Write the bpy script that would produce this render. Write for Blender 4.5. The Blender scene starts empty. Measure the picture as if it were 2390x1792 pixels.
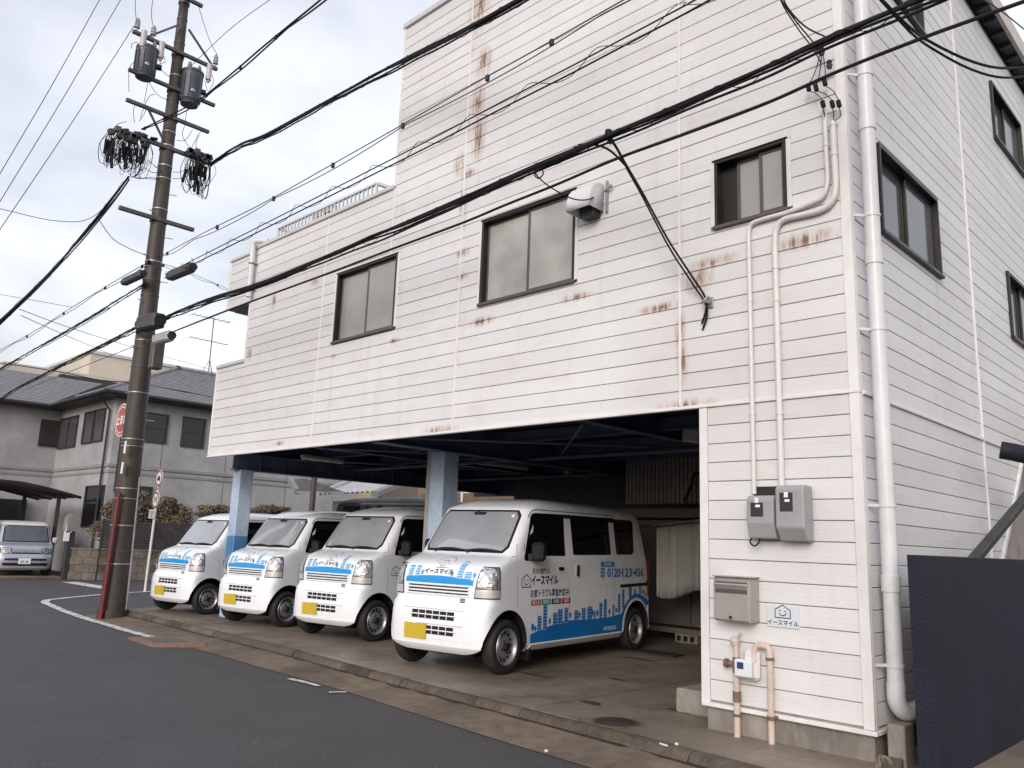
import bpy, bmesh, math, random
from mathutils import Vector, Matrix
random.seed(11)
sc = bpy.context.scene
col = sc.collection
R = math.radians

# ---------------------------------------------------------------- camera (solved from the photograph's vanishing points)
CAMH = 1.55
_c = (1195.0, 896.0)
_vx, _vy = (-795.0 - _c[0], 1196.0 - _c[1]), (3085.0 - _c[0], 1337.0 - _c[1])
FPX = math.sqrt(-(_vx[0]*_vy[0] + _vx[1]*_vy[1]))
AX = -Vector((_vx[0], _vx[1], FPX)).normalized()
AY = Vector((_vy[0], _vy[1], FPX)).normalized()
AZ = AX.cross(AY)
RM = Matrix((AX, AY, AZ))
cam_d = bpy.data.cameras.new('camera')
cam = bpy.data.objects.new('camera', cam_d); col.objects.link(cam)
cam_d.sensor_width = 36.0; cam_d.lens = FPX/2390.0*36.0
cam_d.clip_start = 0.05; cam_d.clip_end = 2000
rt, dn, fw = RM.col[0], RM.col[1], RM.col[2]
cam.matrix_world = Matrix(((rt[0], -dn[0], -fw[0], 0), (rt[1], -dn[1], -fw[1], 0), (rt[2], -dn[2], -fw[2], CAMH), (0, 0, 0, 1)))
sc.camera = cam
CO = Vector((0, 0, CAMH))
def _ray(u, v): return RM @ Vector((u - _c[0], v - _c[1], FPX))
def at_x(u, v, X): d = _ray(u, v); return CO + d*((X - CO.x)/d.x)
def at_y(u, v, Y): d = _ray(u, v); return CO + d*((Y - CO.y)/d.y)
def at_z(u, v, Z): d = _ray(u, v); return CO + d*((Z - CO.z)/d.z)

# ---------------------------------------------------------------- world and sun: overcast day
SUN_DIR = Vector((0.38, -0.80, 0.36)).normalized()      # towards the sun
w = bpy.data.worlds.new('World'); sc.world = w; w.use_nodes = True
nt = w.node_tree; nt.nodes.clear()
def N(nt, t, **kw):
    n = nt.nodes.new(t)
    for k, v in kw.items():
        if k.startswith('i_'):
            key = k[2:]
            n.inputs[int(key) if key.isdigit() else key].default_value = v
        else: setattr(n, k, v)
    return n
out = N(nt, 'ShaderNodeOutputWorld')
sky = N(nt, 'ShaderNodeTexSky', sky_type='NISHITA', sun_disc=False)
sky.sun_elevation = math.asin(SUN_DIR.z); sky.sun_rotation = math.atan2(SUN_DIR.x, SUN_DIR.y)
sky.air_density = 1.5; sky.dust_density = 3.0
b1 = N(nt, 'ShaderNodeBackground', i_Strength=0.05); nt.links.new(sky.outputs[0], b1.inputs[0])
tc = N(nt, 'ShaderNodeTexCoord')
sep = N(nt, 'ShaderNodeSeparateXYZ'); nt.links.new(tc.outputs['Generated'], sep.inputs[0])
mx = N(nt, 'ShaderNodeMath', operation='MAXIMUM', i_1=0.0); nt.links.new(sep.outputs[2], mx.inputs[0])
ad = N(nt, 'ShaderNodeMath', operation='ADD', i_1=0.28); nt.links.new(mx.outputs[0], ad.inputs[0])
dv = N(nt, 'ShaderNodeVectorMath', operation='DIVIDE')
cmb = N(nt, 'ShaderNodeCombineXYZ'); [nt.links.new(ad.outputs[0], cmb.inputs[i]) for i in range(3)]
nt.links.new(tc.outputs['Generated'], dv.inputs[0]); nt.links.new(cmb.outputs[0], dv.inputs[1])
ns = N(nt, 'ShaderNodeTexNoise', i_Scale=1.5, i_Detail=6.0, i_Roughness=0.5, i_Distortion=0.3)
nt.links.new(dv.outputs[0], ns.inputs['Vector'])
rp = N(nt, 'ShaderNodeValToRGB'); nt.links.new(ns.outputs[0], rp.inputs[0])
rp.color_ramp.elements[0].position = 0.38; rp.color_ramp.elements[0].color = (0.52, 0.515, 0.565, 1)
rp.color_ramp.elements[1].position = 0.57; rp.color_ramp.elements[1].color = (0.84, 0.83, 0.895, 1)
b2 = N(nt, 'ShaderNodeBackground', i_Strength=0.80); nt.links.new(rp.outputs[0], b2.inputs[0])
ads = N(nt, 'ShaderNodeAddShader'); nt.links.new(b1.outputs[0], ads.inputs[0]); nt.links.new(b2.outputs[0], ads.inputs[1])
nt.links.new(ads.outputs[0], out.inputs[0])
sun_d = bpy.data.lights.new('sun', 'SUN'); sun_d.energy = 1.25; sun_d.angle = R(28); sun_d.color = (1.0, 0.985, 1.0)
sun = bpy.data.objects.new('sun', sun_d); col.objects.link(sun)
sun.rotation_euler = (-SUN_DIR).to_track_quat('-Z', 'Y').to_euler()
sc.view_settings.view_transform = 'Standard'; sc.view_settings.look = 'None'
sc.view_settings.exposure = 0.38; sc.view_settings.gamma = 1.0
sc.render.engine = 'CYCLES'
sc.cycles.max_bounces = 8

# ---------------------------------------------------------------- mesh helpers
ORG = {}
class MB:
    def __init__(s): s.v = []; s.f = []; s.m = []; s.s = []
    def add(s, vs, fs, mi=0, sm=False):
        b = len(s.v); s.v += [Vector(p) for p in vs]
        for f in fs: s.f.append([i + b for i in f]); s.m.append(mi); s.s.append(sm)
        return s
    def box(s, x0, x1, y0, y1, z0, z1, c=0, mi=0, rot=None, piv=None):
        if x0 > x1: x0, x1 = x1, x0
        if y0 > y1: y0, y1 = y1, y0
        if z0 > z1: z0, z1 = z1, z0
        cx, cy, cz = (x0+x1)/2, (y0+y1)/2, (z0+z1)/2
        h = ((x1-x0)/2, (y1-y0)/2, (z1-z0)/2)
        vs, fs = _cbox(h, min(c, min(h)*0.9))
        M = rot
        if M is None: vs = [(cx+p[0], cy+p[1], cz+p[2]) for p in vs]
        else: vs = [M @ Vector(p) + Vector((cx, cy, cz)) for p in vs]
        return s.add(vs, fs, mi)
    def bar(s, p0, p1, w, h, mi=0, up=(0, 0, 1), c=0):
        p0, p1 = Vector(p0), Vector(p1); d = p1 - p0; L = d.length; d.normalize()
        u = Vector(up); sd = d.cross(u)
        if sd.length < 1e-4: sd = d.cross(Vector((0, 1, 0)))
        sd.normalize(); uu = sd.cross(d)
        vs, fs = _cbox((L/2, w/2, h/2), c); m = (p0+p1)/2
        return s.add([m + d*p[0] + sd*p[1] + uu*p[2] for p in vs], fs, mi)
    def cyl(s, p0, p1, r0, r1=None, n=12, mi=0, caps=True):
        r1 = r0 if r1 is None else r1
        p0, p1 = Vector(p0), Vector(p1); d = (p1-p0).normalized()
        a = d.orthogonal().normalized(); b = d.cross(a)
        vs = []
        for p, r in ((p0, r0), (p1, r1)):
            vs += [p + (a*math.cos(2*math.pi*i/n) + b*math.sin(2*math.pi*i/n))*r for i in range(n)]
        s.add(vs, [[i, (i+1) % n, n+(i+1) % n, n+i] for i in range(n)], mi, True)
        if caps:
            s.add(vs[:n], [list(range(n))], mi); s.add(vs[n:], [list(range(n))], mi)
        return s
    def tube(s, pts, r, n=6, mi=0, caps=True):
        pts = [Vector(p) for p in pts]; m = len(pts)
        rr = r if isinstance(r, (list, tuple)) else [r]*m
        t0 = (pts[1]-pts[0]).normalized(); a = t0.orthogonal().normalized(); vs = []
        for i, p in enumerate(pts):
            t = (pts[min(i+1, m-1)] - pts[max(i-1, 0)]).normalized()
            a = (a - t*a.dot(t)).normalized(); b = t.cross(a)
            vs += [p + (a*math.cos(2*math.pi*k/n) + b*math.sin(2*math.pi*k/n))*rr[i] for k in range(n)]
        fs = [[i*n+k, i*n+(k+1) % n, (i+1)*n+(k+1) % n, (i+1)*n+k] for i in range(m-1) for k in range(n)]
        s.add(vs, fs, mi, True)
        if caps: s.add(vs[:n], [list(range(n))], mi); s.add(vs[-n:], [list(range(n))], mi)
        return s
    def lathe(s, prof, M, n=24, mi=0, sm=True, closed=False, cap=True):
        vs = []
        for r, z in prof:
            vs += [M @ Vector((r*math.cos(2*math.pi*k/n), r*math.sin(2*math.pi*k/n), z)) for k in range(n)]
        m = len(prof)
        fs = [[i*n+k, i*n+(k+1) % n, (i+1)*n+(k+1) % n, (i+1)*n+k] for i in range(m-1) for k in range(n)]
        if closed: fs += [[(m-1)*n+k, (m-1)*n+(k+1) % n, (k+1) % n, k] for k in range(n)]
        s.add(vs, fs, mi, sm)
        if not closed and cap:
            if prof[0][0] > 1e-5: s.add(vs[:n], [list(range(n))], mi)
            if prof[-1][0] > 1e-5: s.add(vs[-n:], [list(range(n))], mi)
        return s
    def prism(s, pts, d, mi=0, mi2=None):
        pts = [Vector(p) for p in pts]; n = len(pts); d = Vector(d)
        vs = pts + [p + d for p in pts]
        s.add(vs, [list(range(n))], mi)
        s.add(vs, [list(range(2*n-1, n-1, -1))], mi if mi2 is None else mi2)
        s.add(vs, [[i, (i+1) % n, n+(i+1) % n, n+i] for i in range(n)], mi if mi2 is None else mi2)
        return s
    def grid(s, fn, nu, nv, mi=0, sm=True):
        vs = [fn(i/nu, j/nv) for j in range(nv+1) for i in range(nu+1)]
        return s.add(vs, [[j*(nu+1)+i, j*(nu+1)+i+1, (j+1)*(nu+1)+i+1, (j+1)*(nu+1)+i] for j in range(nv) for i in range(nu)], mi, sm)
    def build(s, name, mats, parent=None, origin=None, recalc=True, sharp=35, weld=False):
        if not isinstance(mats, (list, tuple)): mats = [mats]
        o0 = Vector(origin) if origin is not None else (ORG[parent] if parent is not None else Vector((0, 0, 0)))
        me = bpy.data.meshes.new(name)
        me.from_pydata([p - o0 for p in s.v], [], s.f)
        for m in mats: me.materials.append(m)
        me.polygons.foreach_set('material_index', s.m); me.polygons.foreach_set('use_smooth', s.s)
        if recalc or weld:
            bm = bmesh.new(); bm.from_mesh(me)
            bmesh.ops.remove_doubles(bm, verts=bm.verts, dist=1e-5)
            bmesh.ops.recalc_face_normals(bm, faces=bm.faces); bm.to_mesh(me); bm.free()
        if any(s.s): me.set_sharp_from_angle(angle=R(sharp))
        me.update()
        o = bpy.data.objects.new(name, me); col.objects.link(o)
        if parent is not None: o.parent = parent
        elif origin is not None: o.location = o0
        ORG[o] = o0
        return o
def _cbox(h, c):
    hx, hy, hz = h
    if c <= 0:
        vs = [(sx*hx, sy*hy, sz*hz) for sx in (-1, 1) for sy in (-1, 1) for sz in (-1, 1)]
        return vs, [[0, 1, 3, 2], [4, 6, 7, 5], [0, 4, 5, 1], [2, 3, 7, 6], [0, 2, 6, 4], [1, 5, 7, 3]]
    vs = []; ix = {}
    for sx in (-1, 1):
        for sy in (-1, 1):
            for sz in (-1, 1):
                for a in range(3):
                    q = [hx - c, hy - c, hz - c]; q[a] += c
                    ix[(sx, sy, sz, a)] = len(vs); vs.append((sx*q[0], sy*q[1], sz*q[2]))
    fs = []
    for a in range(3):
        b, d = (a+1) % 3, (a+2) % 3
        for sg in (-1, 1):
            f = []
            for (p, q) in ((-1, -1), (1, -1), (1, 1), (-1, 1)):
                k = [0, 0, 0]; k[a] = sg; k[b] = p; k[d] = q; f.append(ix[(*k, a)])
            fs.append(f)
        for p in (-1, 1):
            for q in (-1, 1):
                k0 = [0, 0, 0]; k0[a] = -1; k0[b] = p; k0[d] = q
                k1 = list(k0); k1[a] = 1
                fs.append([ix[(*k0, b)], ix[(*k1, b)], ix[(*k1, d)], ix[(*k0, d)]])
    for sx in (-1, 1):
        for sy in (-1, 1):
            for sz in (-1, 1): fs.append([ix[(sx, sy, sz, a)] for a in range(3)])
    return vs, fs

def tag(o, label=None, cat=None, group=None, kind=None):
    if label: o['label'] = label
    if cat: o['category'] = cat
    if group: o['group'] = group
    if kind: o['kind'] = kind
    return o
def thing(name, label, cat, loc=(0, 0, 0), group=None, kind=None):
    o = bpy.data.objects.new(name, None); col.objects.link(o)
    o.empty_display_size = 0.2; o.location = loc; ORG[o] = Vector(loc)
    return tag(o, label, cat, group, kind)
def copy_tree(o, parent=None):
    c = o.copy(); col.objects.link(c); c.parent = parent
    for ch in o.children: copy_tree(ch, c)
    return c
def spline(pts, n=10):
    pts = [Vector(p) for p in pts]; out = []
    for i in range(len(pts)-1):
        p0 = pts[max(i-1, 0)]; p1 = pts[i]; p2 = pts[i+1]; p3 = pts[min(i+2, len(pts)-1)]
        for k in range(n):
            t = k/n
            out.append(0.5*((2*p1) + (p2-p0)*t + (2*p0-5*p1+4*p2-p3)*t*t + (3*p1-p0-3*p2+p3)*t**3))
    out.append(pts[-1]); return out
def text_mesh(s, size=1.0, bold=0.0, align='CENTER', sx=1.0):
    cu = bpy.data.curves.new('t', 'FONT'); cu.body = s; cu.size = size; cu.align_x = align; cu.align_y = 'CENTER'; cu.offset = bold*size; cu.resolution_u = 3
    o = bpy.data.objects.new('t', cu); col.objects.link(o)
    dg = bpy.context.evaluated_depsgraph_get(); dg.update()
    me = o.evaluated_get(dg).to_mesh()
    vs = [(v.co.x*sx, v.co.y) for v in me.vertices]; fs = [list(p.vertices) for p in me.polygons]
    o.evaluated_get(dg).to_mesh_clear(); bpy.data.objects.remove(o); bpy.data.curves.remove(cu)
    return vs, fs
def put_text(mb, s, size, fn, bold=0.0, align='CENTER', mi=0, sx=1.0):
    vs, fs = text_mesh(s, size, bold, align, sx)
    mb.add([fn(a, b) for a, b in vs], fs, mi)
    return mb

# ---------------------------------------------------------------- materials
def newmat(name):
    m = bpy.data.materials.new(name); m.use_nodes = True; nt = m.node_tree; nt.nodes.clear()
    o = N(nt, 'ShaderNodeOutputMaterial'); p = N(nt, 'ShaderNodeBsdfPrincipled')
    nt.links.new(p.outputs[0], o.inputs[0]); return m, nt, p
def L(nt, a, b): nt.links.new(a, b)
def mixc(nt, fac, a, b, blend='MIX'):
    n = N(nt, 'ShaderNodeMix', data_type='RGBA', blend_type=blend)
    for i, x in ((0, fac), (6, a), (7, b)):
        if hasattr(x, 'links') or hasattr(x, 'is_linked'): L(nt, x, n.inputs[i])
        else: n.inputs[i].default_value = x if i == 0 else (*x[:3], 1)
    return n.outputs[2]
def coords(nt, world=False, scale=(1, 1, 1)):
    if world: s = N(nt, 'ShaderNodeNewGeometry').outputs['Position']
    else: s = N(nt, 'ShaderNodeTexCoord').outputs['Object']
    mp = N(nt, 'ShaderNodeMapping'); mp.inputs['Scale'].default_value = scale; L(nt, s, mp.inputs[0]); return mp.outputs[0]
def noise(nt, vec, scale, detail=4, rough=0.55, lo=0.3, hi=0.7):
    n = N(nt, 'ShaderNodeTexNoise', i_Scale=scale, i_Detail=detail, i_Roughness=rough); L(nt, vec, n.inputs['Vector'])
    m = N(nt, 'ShaderNodeMapRange', i_1=lo, i_2=hi); L(nt, n.outputs[0], m.inputs[0]); return m.outputs[0]
def bumpn(nt, p, h, strength=0.3, dist=0.01):
    b = N(nt, 'ShaderNodeBump', i_Strength=strength, i_Distance=dist); L(nt, h, b.inputs['Height']); L(nt, b.outputs[0], p.inputs['Normal'])
def pm(name, c, rough=0.6, var=0.12, scale=4.0, metal=0.0, spec=0.5, bump=0.0, bscale=60.0, c2=None, world=False, coat=0.0, sc3=(1, 1, 1), lo=.3, hi=.7, rvar=0.1):
    m, nt, p = newmat(name)
    v = coords(nt, world, sc3)
    a = noise(nt, v, scale, 5, .6, lo, hi); f = noise(nt, v, scale*9, 3)
    d = [x*(1-var) for x in c]; e = c2 if c2 else [min(1, x*(1+var)) for x in c]
    cc = mixc(nt, a, d, e)
    ff = N(nt, 'ShaderNodeMapRange', i_3=1-var*.6, i_4=1+var*.4); L(nt, f, ff.inputs[0])
    gr = N(nt, 'ShaderNodeCombineColor'); [L(nt, ff.outputs[0], gr.inputs[i]) for i in range(3)]
    L(nt, mixc(nt, 1.0, cc, gr.outputs[0], 'MULTIPLY'), p.inputs['Base Color'])
    rr = N(nt, 'ShaderNodeMapRange', i_3=max(0.02, rough-rvar), i_4=min(1, rough+rvar)); L(nt, a, rr.inputs[0]); L(nt, rr.outputs[0], p.inputs['Roughness'])
    p.inputs['Metallic'].default_value = metal; p.inputs['Specular IOR Level'].default_value = spec
    p.inputs['Coat Weight'].default_value = coat; p.inputs['Coat Roughness'].default_value = 0.05
    if bump: bumpn(nt, p, noise(nt, v, bscale, 4), bump)
    return m

FY = 6.254       # front face of the white building
SX = -2.405      # its side face
def siding_material():
    m, nt, p = newmat('white_siding')
    pos = coords(nt, True)
    big = noise(nt, pos, 0.55, 5, .6)
    base = mixc(nt, big, (0.605, 0.598, 0.605), (0.70, 0.70, 0.718))
    med = noise(nt, coords(nt, True, (1.4, 1.4, 5)), 1.3, 6, .7, .52, .75)
    f1 = N(nt, 'ShaderNodeMath', operation='MULTIPLY', i_1=0.30); L(nt, med, f1.inputs[0]); f1.inputs[1].default_value = .42
    base = mixc(nt, f1.outputs[0], base, (0.55, 0.50, 0.455))
    # drips: long thin vertical streaks of dirt
    dr = noise(nt, coords(nt, True, (7, 7, 0.45)), 1.0, 4, .6, .56, .8)
    f2 = N(nt, 'ShaderNodeMath', operation='MULTIPLY', i_1=0.28); L(nt, dr, f2.inputs[0])
    base = mixc(nt, f2.outputs[0], base, (0.44, 0.40, 0.36))
    # rust patches, each where the panels have corroded
    spots = [((1130,146),.12,.17),((1117,236),.09,.22),((1117,318),.11,.27),((1073,384),.10,.13),((1093,405),.12,.05),((1080,590),.10,.05),((1078,470),.05,.14),((1080,645),.09,.04),
             ((1028,1004),.26,.05),((1600,948),.26,.055),((1345,693),.16,.04),((1122,750),.18,.05),((1540,718),.2,.04),((1660,612),.2,.05),((1628,650),.12,.12),((1880,560),.24,.06),
             ((1119,14),.16,.3),((735,657),.09,.05),((920,795),.10,.03),((778,832),.05,.03),((582,826),.07,.09),((640,700),.05,.10),((1588,770),.05,.16),((1592,850),.05,.2),((650,1035),.12,.03)]
    noi = noise(nt, coords(nt, True, (11, 11, 1.6)), 1.6, 6, .75, .32, .60)
    acc = None
    geo = N(nt, 'ShaderNodeNewGeometry').outputs['Position']
    for (px, rx, rz) in spots:
        c = at_y(px[0], px[1], FY)
        s1 = N(nt, 'ShaderNodeVectorMath', operation='SUBTRACT'); L(nt, geo, s1.inputs[0]); s1.inputs[1].default_value = c
        s2 = N(nt, 'ShaderNodeVectorMath', operation='MULTIPLY'); L(nt, s1.outputs[0], s2.inputs[0]); s2.inputs[1].default_value = (1/rx, 1.2, 1/rz)
        ln = N(nt, 'ShaderNodeVectorMath', operation='LENGTH'); L(nt, s2.outputs[0], ln.inputs[0])
        mr = N(nt, 'ShaderNodeMapRange', i_1=1.7, i_2=0.1); L(nt, ln.outputs['Value'], mr.inputs[0])
        if acc is None: acc = mr.outputs[0]
        else:
            mm = N(nt, 'ShaderNodeMath', operation='MAXIMUM'); L(nt, acc, mm.inputs[0]); L(nt, mr.outputs[0], mm.inputs[1]); acc = mm.outputs[0]
    sx = N(nt, 'ShaderNodeSeparateXYZ'); L(nt, geo, sx.inputs[0])
    for jx_, wd_, amt in ((-7.055, .075, .62), (-3.975, .05, .42), (-10.07, .04, .3), (-8.49, .04, .3)):
        d1 = N(nt, 'ShaderNodeMath', operation='SUBTRACT', i_1=jx_); L(nt, sx.outputs[0], d1.inputs[0])
        d2 = N(nt, 'ShaderNodeMath', operation='ABSOLUTE'); L(nt, d1.outputs[0], d2.inputs[0])
        d3 = N(nt, 'ShaderNodeMapRange', i_1=wd_, i_2=0.0, i_3=0.0, i_4=amt); L(nt, d2.outputs[0], d3.inputs[0])
        d4 = N(nt, 'ShaderNodeMath', operation='MULTIPLY'); L(nt, d3.outputs[0], d4.inputs[0]); L(nt, noise(nt, coords(nt, True, (.8, .8, 1.1)), 1.4, 3, .6, .46, .66), d4.inputs[1])
        mm = N(nt, 'ShaderNodeMath', operation='MAXIMUM'); L(nt, acc, mm.inputs[0]); L(nt, d4.outputs[0], mm.inputs[1]); acc = mm.outputs[0]
    ra = N(nt, 'ShaderNodeMath', operation='MULTIPLY'); L(nt, acc, ra.inputs[0]); L(nt, noi, ra.inputs[1]); rg = N(nt, 'ShaderNodeMath', operation='MULTIPLY', i_1=1.12); L(nt, ra.outputs[0], rg.inputs[0]); ra = rg
    r1 = N(nt, 'ShaderNodeMapRange', i_1=0.08, i_2=0.6, i_3=0, i_4=0.7); L(nt, ra.outputs[0], r1.inputs[0])
    base = mixc(nt, r1.outputs[0], base, (0.40, 0.255, 0.185))
    r2 = N(nt, 'ShaderNodeMapRange', i_1=0.5, i_2=0.85, i_3=0, i_4=0.8); L(nt, ra.outputs[0], r2.inputs[0])
    base = mixc(nt, r2.outputs[0], base, (0.13, 0.06, 0.04))
    oi = N(nt, 'ShaderNodeObjectInfo'); om = N(nt, 'ShaderNodeMapRange', i_3=.945, i_4=1.03); L(nt, oi.outputs['Random'], om.inputs[0])
    og = N(nt, 'ShaderNodeCombineColor'); [L(nt, om.outputs[0], og.inputs[i]) for i in range(3)]
    base = mixc(nt, 1.0, base, og.outputs[0], 'MULTIPLY')
    L(nt, base, p.inputs['Base Color'])
    p.inputs['Roughness'].default_value = 0.5; p.inputs['Specular IOR Level'].default_value = 0.35
    wv = N(nt, 'ShaderNodeTexWave', wave_type='BANDS', bands_direction='Z', i_Scale=9.0, i_Distortion=11.0, i_Detail=3.0)
    wv.inputs['Detail Scale'].default_value = 0.9
    L(nt, coords(nt, True, (.55, .55, 1)), wv.inputs['Vector'])
    bumpn(nt, p, wv.outputs[1], 0.10, 0.005)
    return m
M = {}
M['siding'] = siding_material()
M['trim'] = pm('white_trim_paint', (0.69, 0.68, 0.68), .45, .09, 2, world=True, sc3=(1, 1, .4))
M['coping'] = pm('grey_coping_metal', (0.52, 0.52, 0.54), .4, .08, 2)
M['backing'] = pm('dark_backing', (0.27, 0.245, 0.23), .9, .2)
M['asphalt'] = None
M['gutter_conc'] = pm('gutter_concrete', (0.13, 0.098, 0.070), .85, .38, .9, bump=.5, bscale=70, world=True, c2=(.235, .18, .13))
M['kerb_conc'] = pm('kerb_concrete', (0.075, 0.06, 0.048), .85, .4, 2.2, bump=.6, bscale=40, world=True, c2=(.15, .118, .09))
M['kerb_dark'] = pm('kerb_concrete_dark', (0.06, 0.049, 0.04), .85, .4, 3.2, bump=.6, bscale=40, world=True, c2=(.12, .095, .073))
M['found'] = pm('foundation_concrete', (0.19, 0.17, 0.15), .85, .3, 1.6, bump=.4, bscale=30, world=True, c2=(.33, .30, .265), sc3=(1, 1, .5))
M['frame'] = pm('bronze_window_frame', (0.026, 0.022, 0.020), .4, .15, 3, metal=.4)
M['frame_edge'] = pm('bronze_frame_face', (0.10, 0.085, 0.077), .4, .12, 3, metal=.3)
M['black'] = pm('black_paint', (0.012, 0.012, 0.014), .45, .2, 5)
M['rubber'] = pm('tyre_rubber', (0.016, 0.0155, 0.0155), .75, .25, 12, bump=.2, bscale=80)
M['cable'] = pm('cable_black', (0.008, 0.008, 0.009), .6, .2, 5, spec=.2)
M['wire'] = pm('wire_grey', (0.03, 0.033, 0.036), .5, .2, 5, spec=.25)
M['steel'] = pm('galvanised_steel', (0.36, 0.36, 0.37), .45, .15, 8, metal=.7)
M['arm'] = pm('weathered_arm_steel', (0.095, 0.086, 0.083), .55, .25, 6, metal=.3)
M['pvc'] = pm('white_pvc_pipe', (0.62, 0.62, 0.64), .35, .07, 2.5, world=True, sc3=(1, 1, .5))
M['cream'] = pm('cream_conduit', (0.64, 0.62, 0.605), .4, .07, 3)
M['meter'] = pm('grey_meter_plastic', (0.30, 0.305, 0.32), .38, .08, 4)
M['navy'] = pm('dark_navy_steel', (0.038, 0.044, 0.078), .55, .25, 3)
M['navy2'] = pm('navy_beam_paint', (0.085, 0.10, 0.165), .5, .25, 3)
M['bluep'] = pm('pale_blue_pillar_paint', (0.36, 0.48, 0.66), .45, .18, 2.2, c2=(.48, .58, .72))
M['bluel'] = pm('mid_blue_pillar_paint', (0.062, 0.20, 0.40), .42, .15, 2.5)
M['stainless'] = pm('dull_stainless', (0.40, 0.38, 0.36), .36, .1, 3, metal=.55)
def asphalt():
    m, nt, p = newmat('asphalt')
    pos = coords(nt, True)
    a = noise(nt, pos, 0.35, 6, .6); b = noise(nt, pos, 7, 4, .6); g = noise(nt, pos, 42, 5, .75, .28, .72)
    c = mixc(nt, a, (0.050, 0.047, 0.049), (0.076, 0.071, 0.074))
    c = mixc(nt, b, c, (0.066, 0.063, 0.067))
    pt_ = noise(nt, pos, 1.6, 5, .6, .35, .65); c = mixc(nt, pt_, c, mixc(nt, 1.0, c, (.84, .84, .85), 'MULTIPLY'))
    gm = N(nt, 'ShaderNodeMapRange', i_3=.58, i_4=1.42); L(nt, g, gm.inputs[0])
    gr = N(nt, 'ShaderNodeCombineColor'); [L(nt, gm.outputs[0], gr.inputs[i]) for i in range(3)]
    c = mixc(nt, 1.0, c, gr.outputs[0], 'MULTIPLY')
    sp = noise(nt, pos, 27, 2, .5, .69, .75)
    c = mixc(nt, sp, c, (0.19, 0.185, 0.185))
    # cracks: thin dark seams here and there
    vo = N(nt, 'ShaderNodeTexVoronoi', feature='DISTANCE_TO_EDGE', i_Scale=.32); 
    wob = N(nt, 'ShaderNodeTexNoise', i_Scale=2.2, i_Detail=4.0); L(nt, pos, wob.inputs[0])
    av = N(nt, 'ShaderNodeVectorMath', operation='ADD'); L(nt, pos, av.inputs[0]); L(nt, wob.outputs[1], av.inputs[1]); L(nt, av.outputs[0], vo.inputs['Vector'])
    cr = N(nt, 'ShaderNodeMapRange', i_1=.006, i_2=.001); L(nt, vo.outputs['Distance'], cr.inputs[0])
    ck = N(nt, 'ShaderNodeMath', operation='MULTIPLY'); L(nt, cr.outputs[0], ck.inputs[0]); L(nt, noise(nt, pos, .5, 2, .5, .50, .60), ck.inputs[1])
    c = mixc(nt, ck.outputs[0], c, (0.03, 0.028, 0.03))
    L(nt, c, p.inputs['Base Color']); p.inputs['Roughness'].default_value = .8
    bumpn(nt, p, g, .35, .006)
    return m
M['asphalt'] = asphalt()
def apron():
    m, nt, p = newmat('apron_concrete')
    pos = coords(nt, True)
    a = noise(nt, pos, .55, 7, .7, .38, .62); b = noise(nt, coords(nt, True, (1, .45, 1)), 1.7, 6, .65, .4, .7)
    c = mixc(nt, a, (0.085, 0.063, 0.046), (0.285, 0.232, 0.18))
    c = mixc(nt, b, c, (0.185, 0.150, 0.118))
    s = noise(nt, pos, 1.15, 5, .7, .63, .74)
    s2 = N(nt, 'ShaderNodeMath', operation='MULTIPLY', i_1=.8); L(nt, s, s2.inputs[0])
    c = mixc(nt, s2.outputs[0], c, (0.05, 0.038, 0.03))
    g = noise(nt, pos, 95, 3, .6)
    gm = N(nt, 'ShaderNodeMapRange', i_3=.82, i_4=1.18); L(nt, g, gm.inputs[0])
    gr = N(nt, 'ShaderNodeCombineColor'); [L(nt, gm.outputs[0], gr.inputs[i]) for i in range(3)]
    L(nt, mixc(nt, 1.0, c, gr.outputs[0], 'MULTIPLY'), p.inputs['Base Color'])
    rr = N(nt, 'ShaderNodeMapRange', i_3=.75, i_4=.38); L(nt, a, rr.inputs[0]); L(nt, rr.outputs[0], p.inputs['Roughness'])
    bumpn(nt, p, g, .25, .004); return m
M['apron'] = apron()
def glassy(name, c, rough=.05, spec=.5, ior=1.5, c2=None, scale=3, coat=0.0, metal=0.0):
    m, nt, p = newmat(name)
    v = coords(nt)
    L(nt, mixc(nt, noise(nt, v, scale, 3), c, c2 or [x*1.25 for x in c]), p.inputs['Base Color'])
    p.inputs['Roughness'].default_value = rough; p.inputs['Specular IOR Level'].default_value = spec
    p.inputs['IOR'].default_value = ior; p.inputs['Coat Weight'].default_value = coat; p.inputs['Metallic'].default_value = metal
    return m
M['glass_front'] = glassy('frosted_window_glass', (0.25, 0.245, 0.243), .22, .6, c2=(.34, .333, .328), scale=1.2)
M['glass_side'] = glassy('dark_window_glass', (0.065, 0.063, 0.066), .10, .5, scale=1)
M['glass_dark'] = glassy('black_window_glass', (0.012, 0.012, 0.015), .05)
M['glass_tint'] = glassy('tinted_van_glass', (0.0045, 0.0045, 0.006), .03, .35)
M['glass_wind'] = glassy('windscreen_sky_grey_glass', (0.25, 0.27, 0.30), .035, .9, 1.8, c2=(.34, .36, .39), scale=1.5)  # pale grey base colour stands in for sky reflected in the windscreen
M['paint'] = pm('white_van_paint', (0.80, 0.825, 0.87), .28, .02, 2, coat=.6, rvar=.03)
M['van_trim'] = pm('black_van_plastic', (0.013, 0.013, 0.015), .55, .1, 8, spec=.3)
M['rim'] = pm('silver_steel_rim', (0.40, 0.40, 0.41), .36, .12, 6, metal=.7)
M['seam'] = pm('dark_panel_seam', (0.16, 0.16, 0.17), .6, .1)
M['decal_blue'] = pm('blue_vinyl', (0.008, 0.165, 0.48), .35, .07, 2)
M['decal_blue2'] = pm('bright_blue_vinyl', (0.010, 0.27, 0.66), .32, .05, 2)
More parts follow.
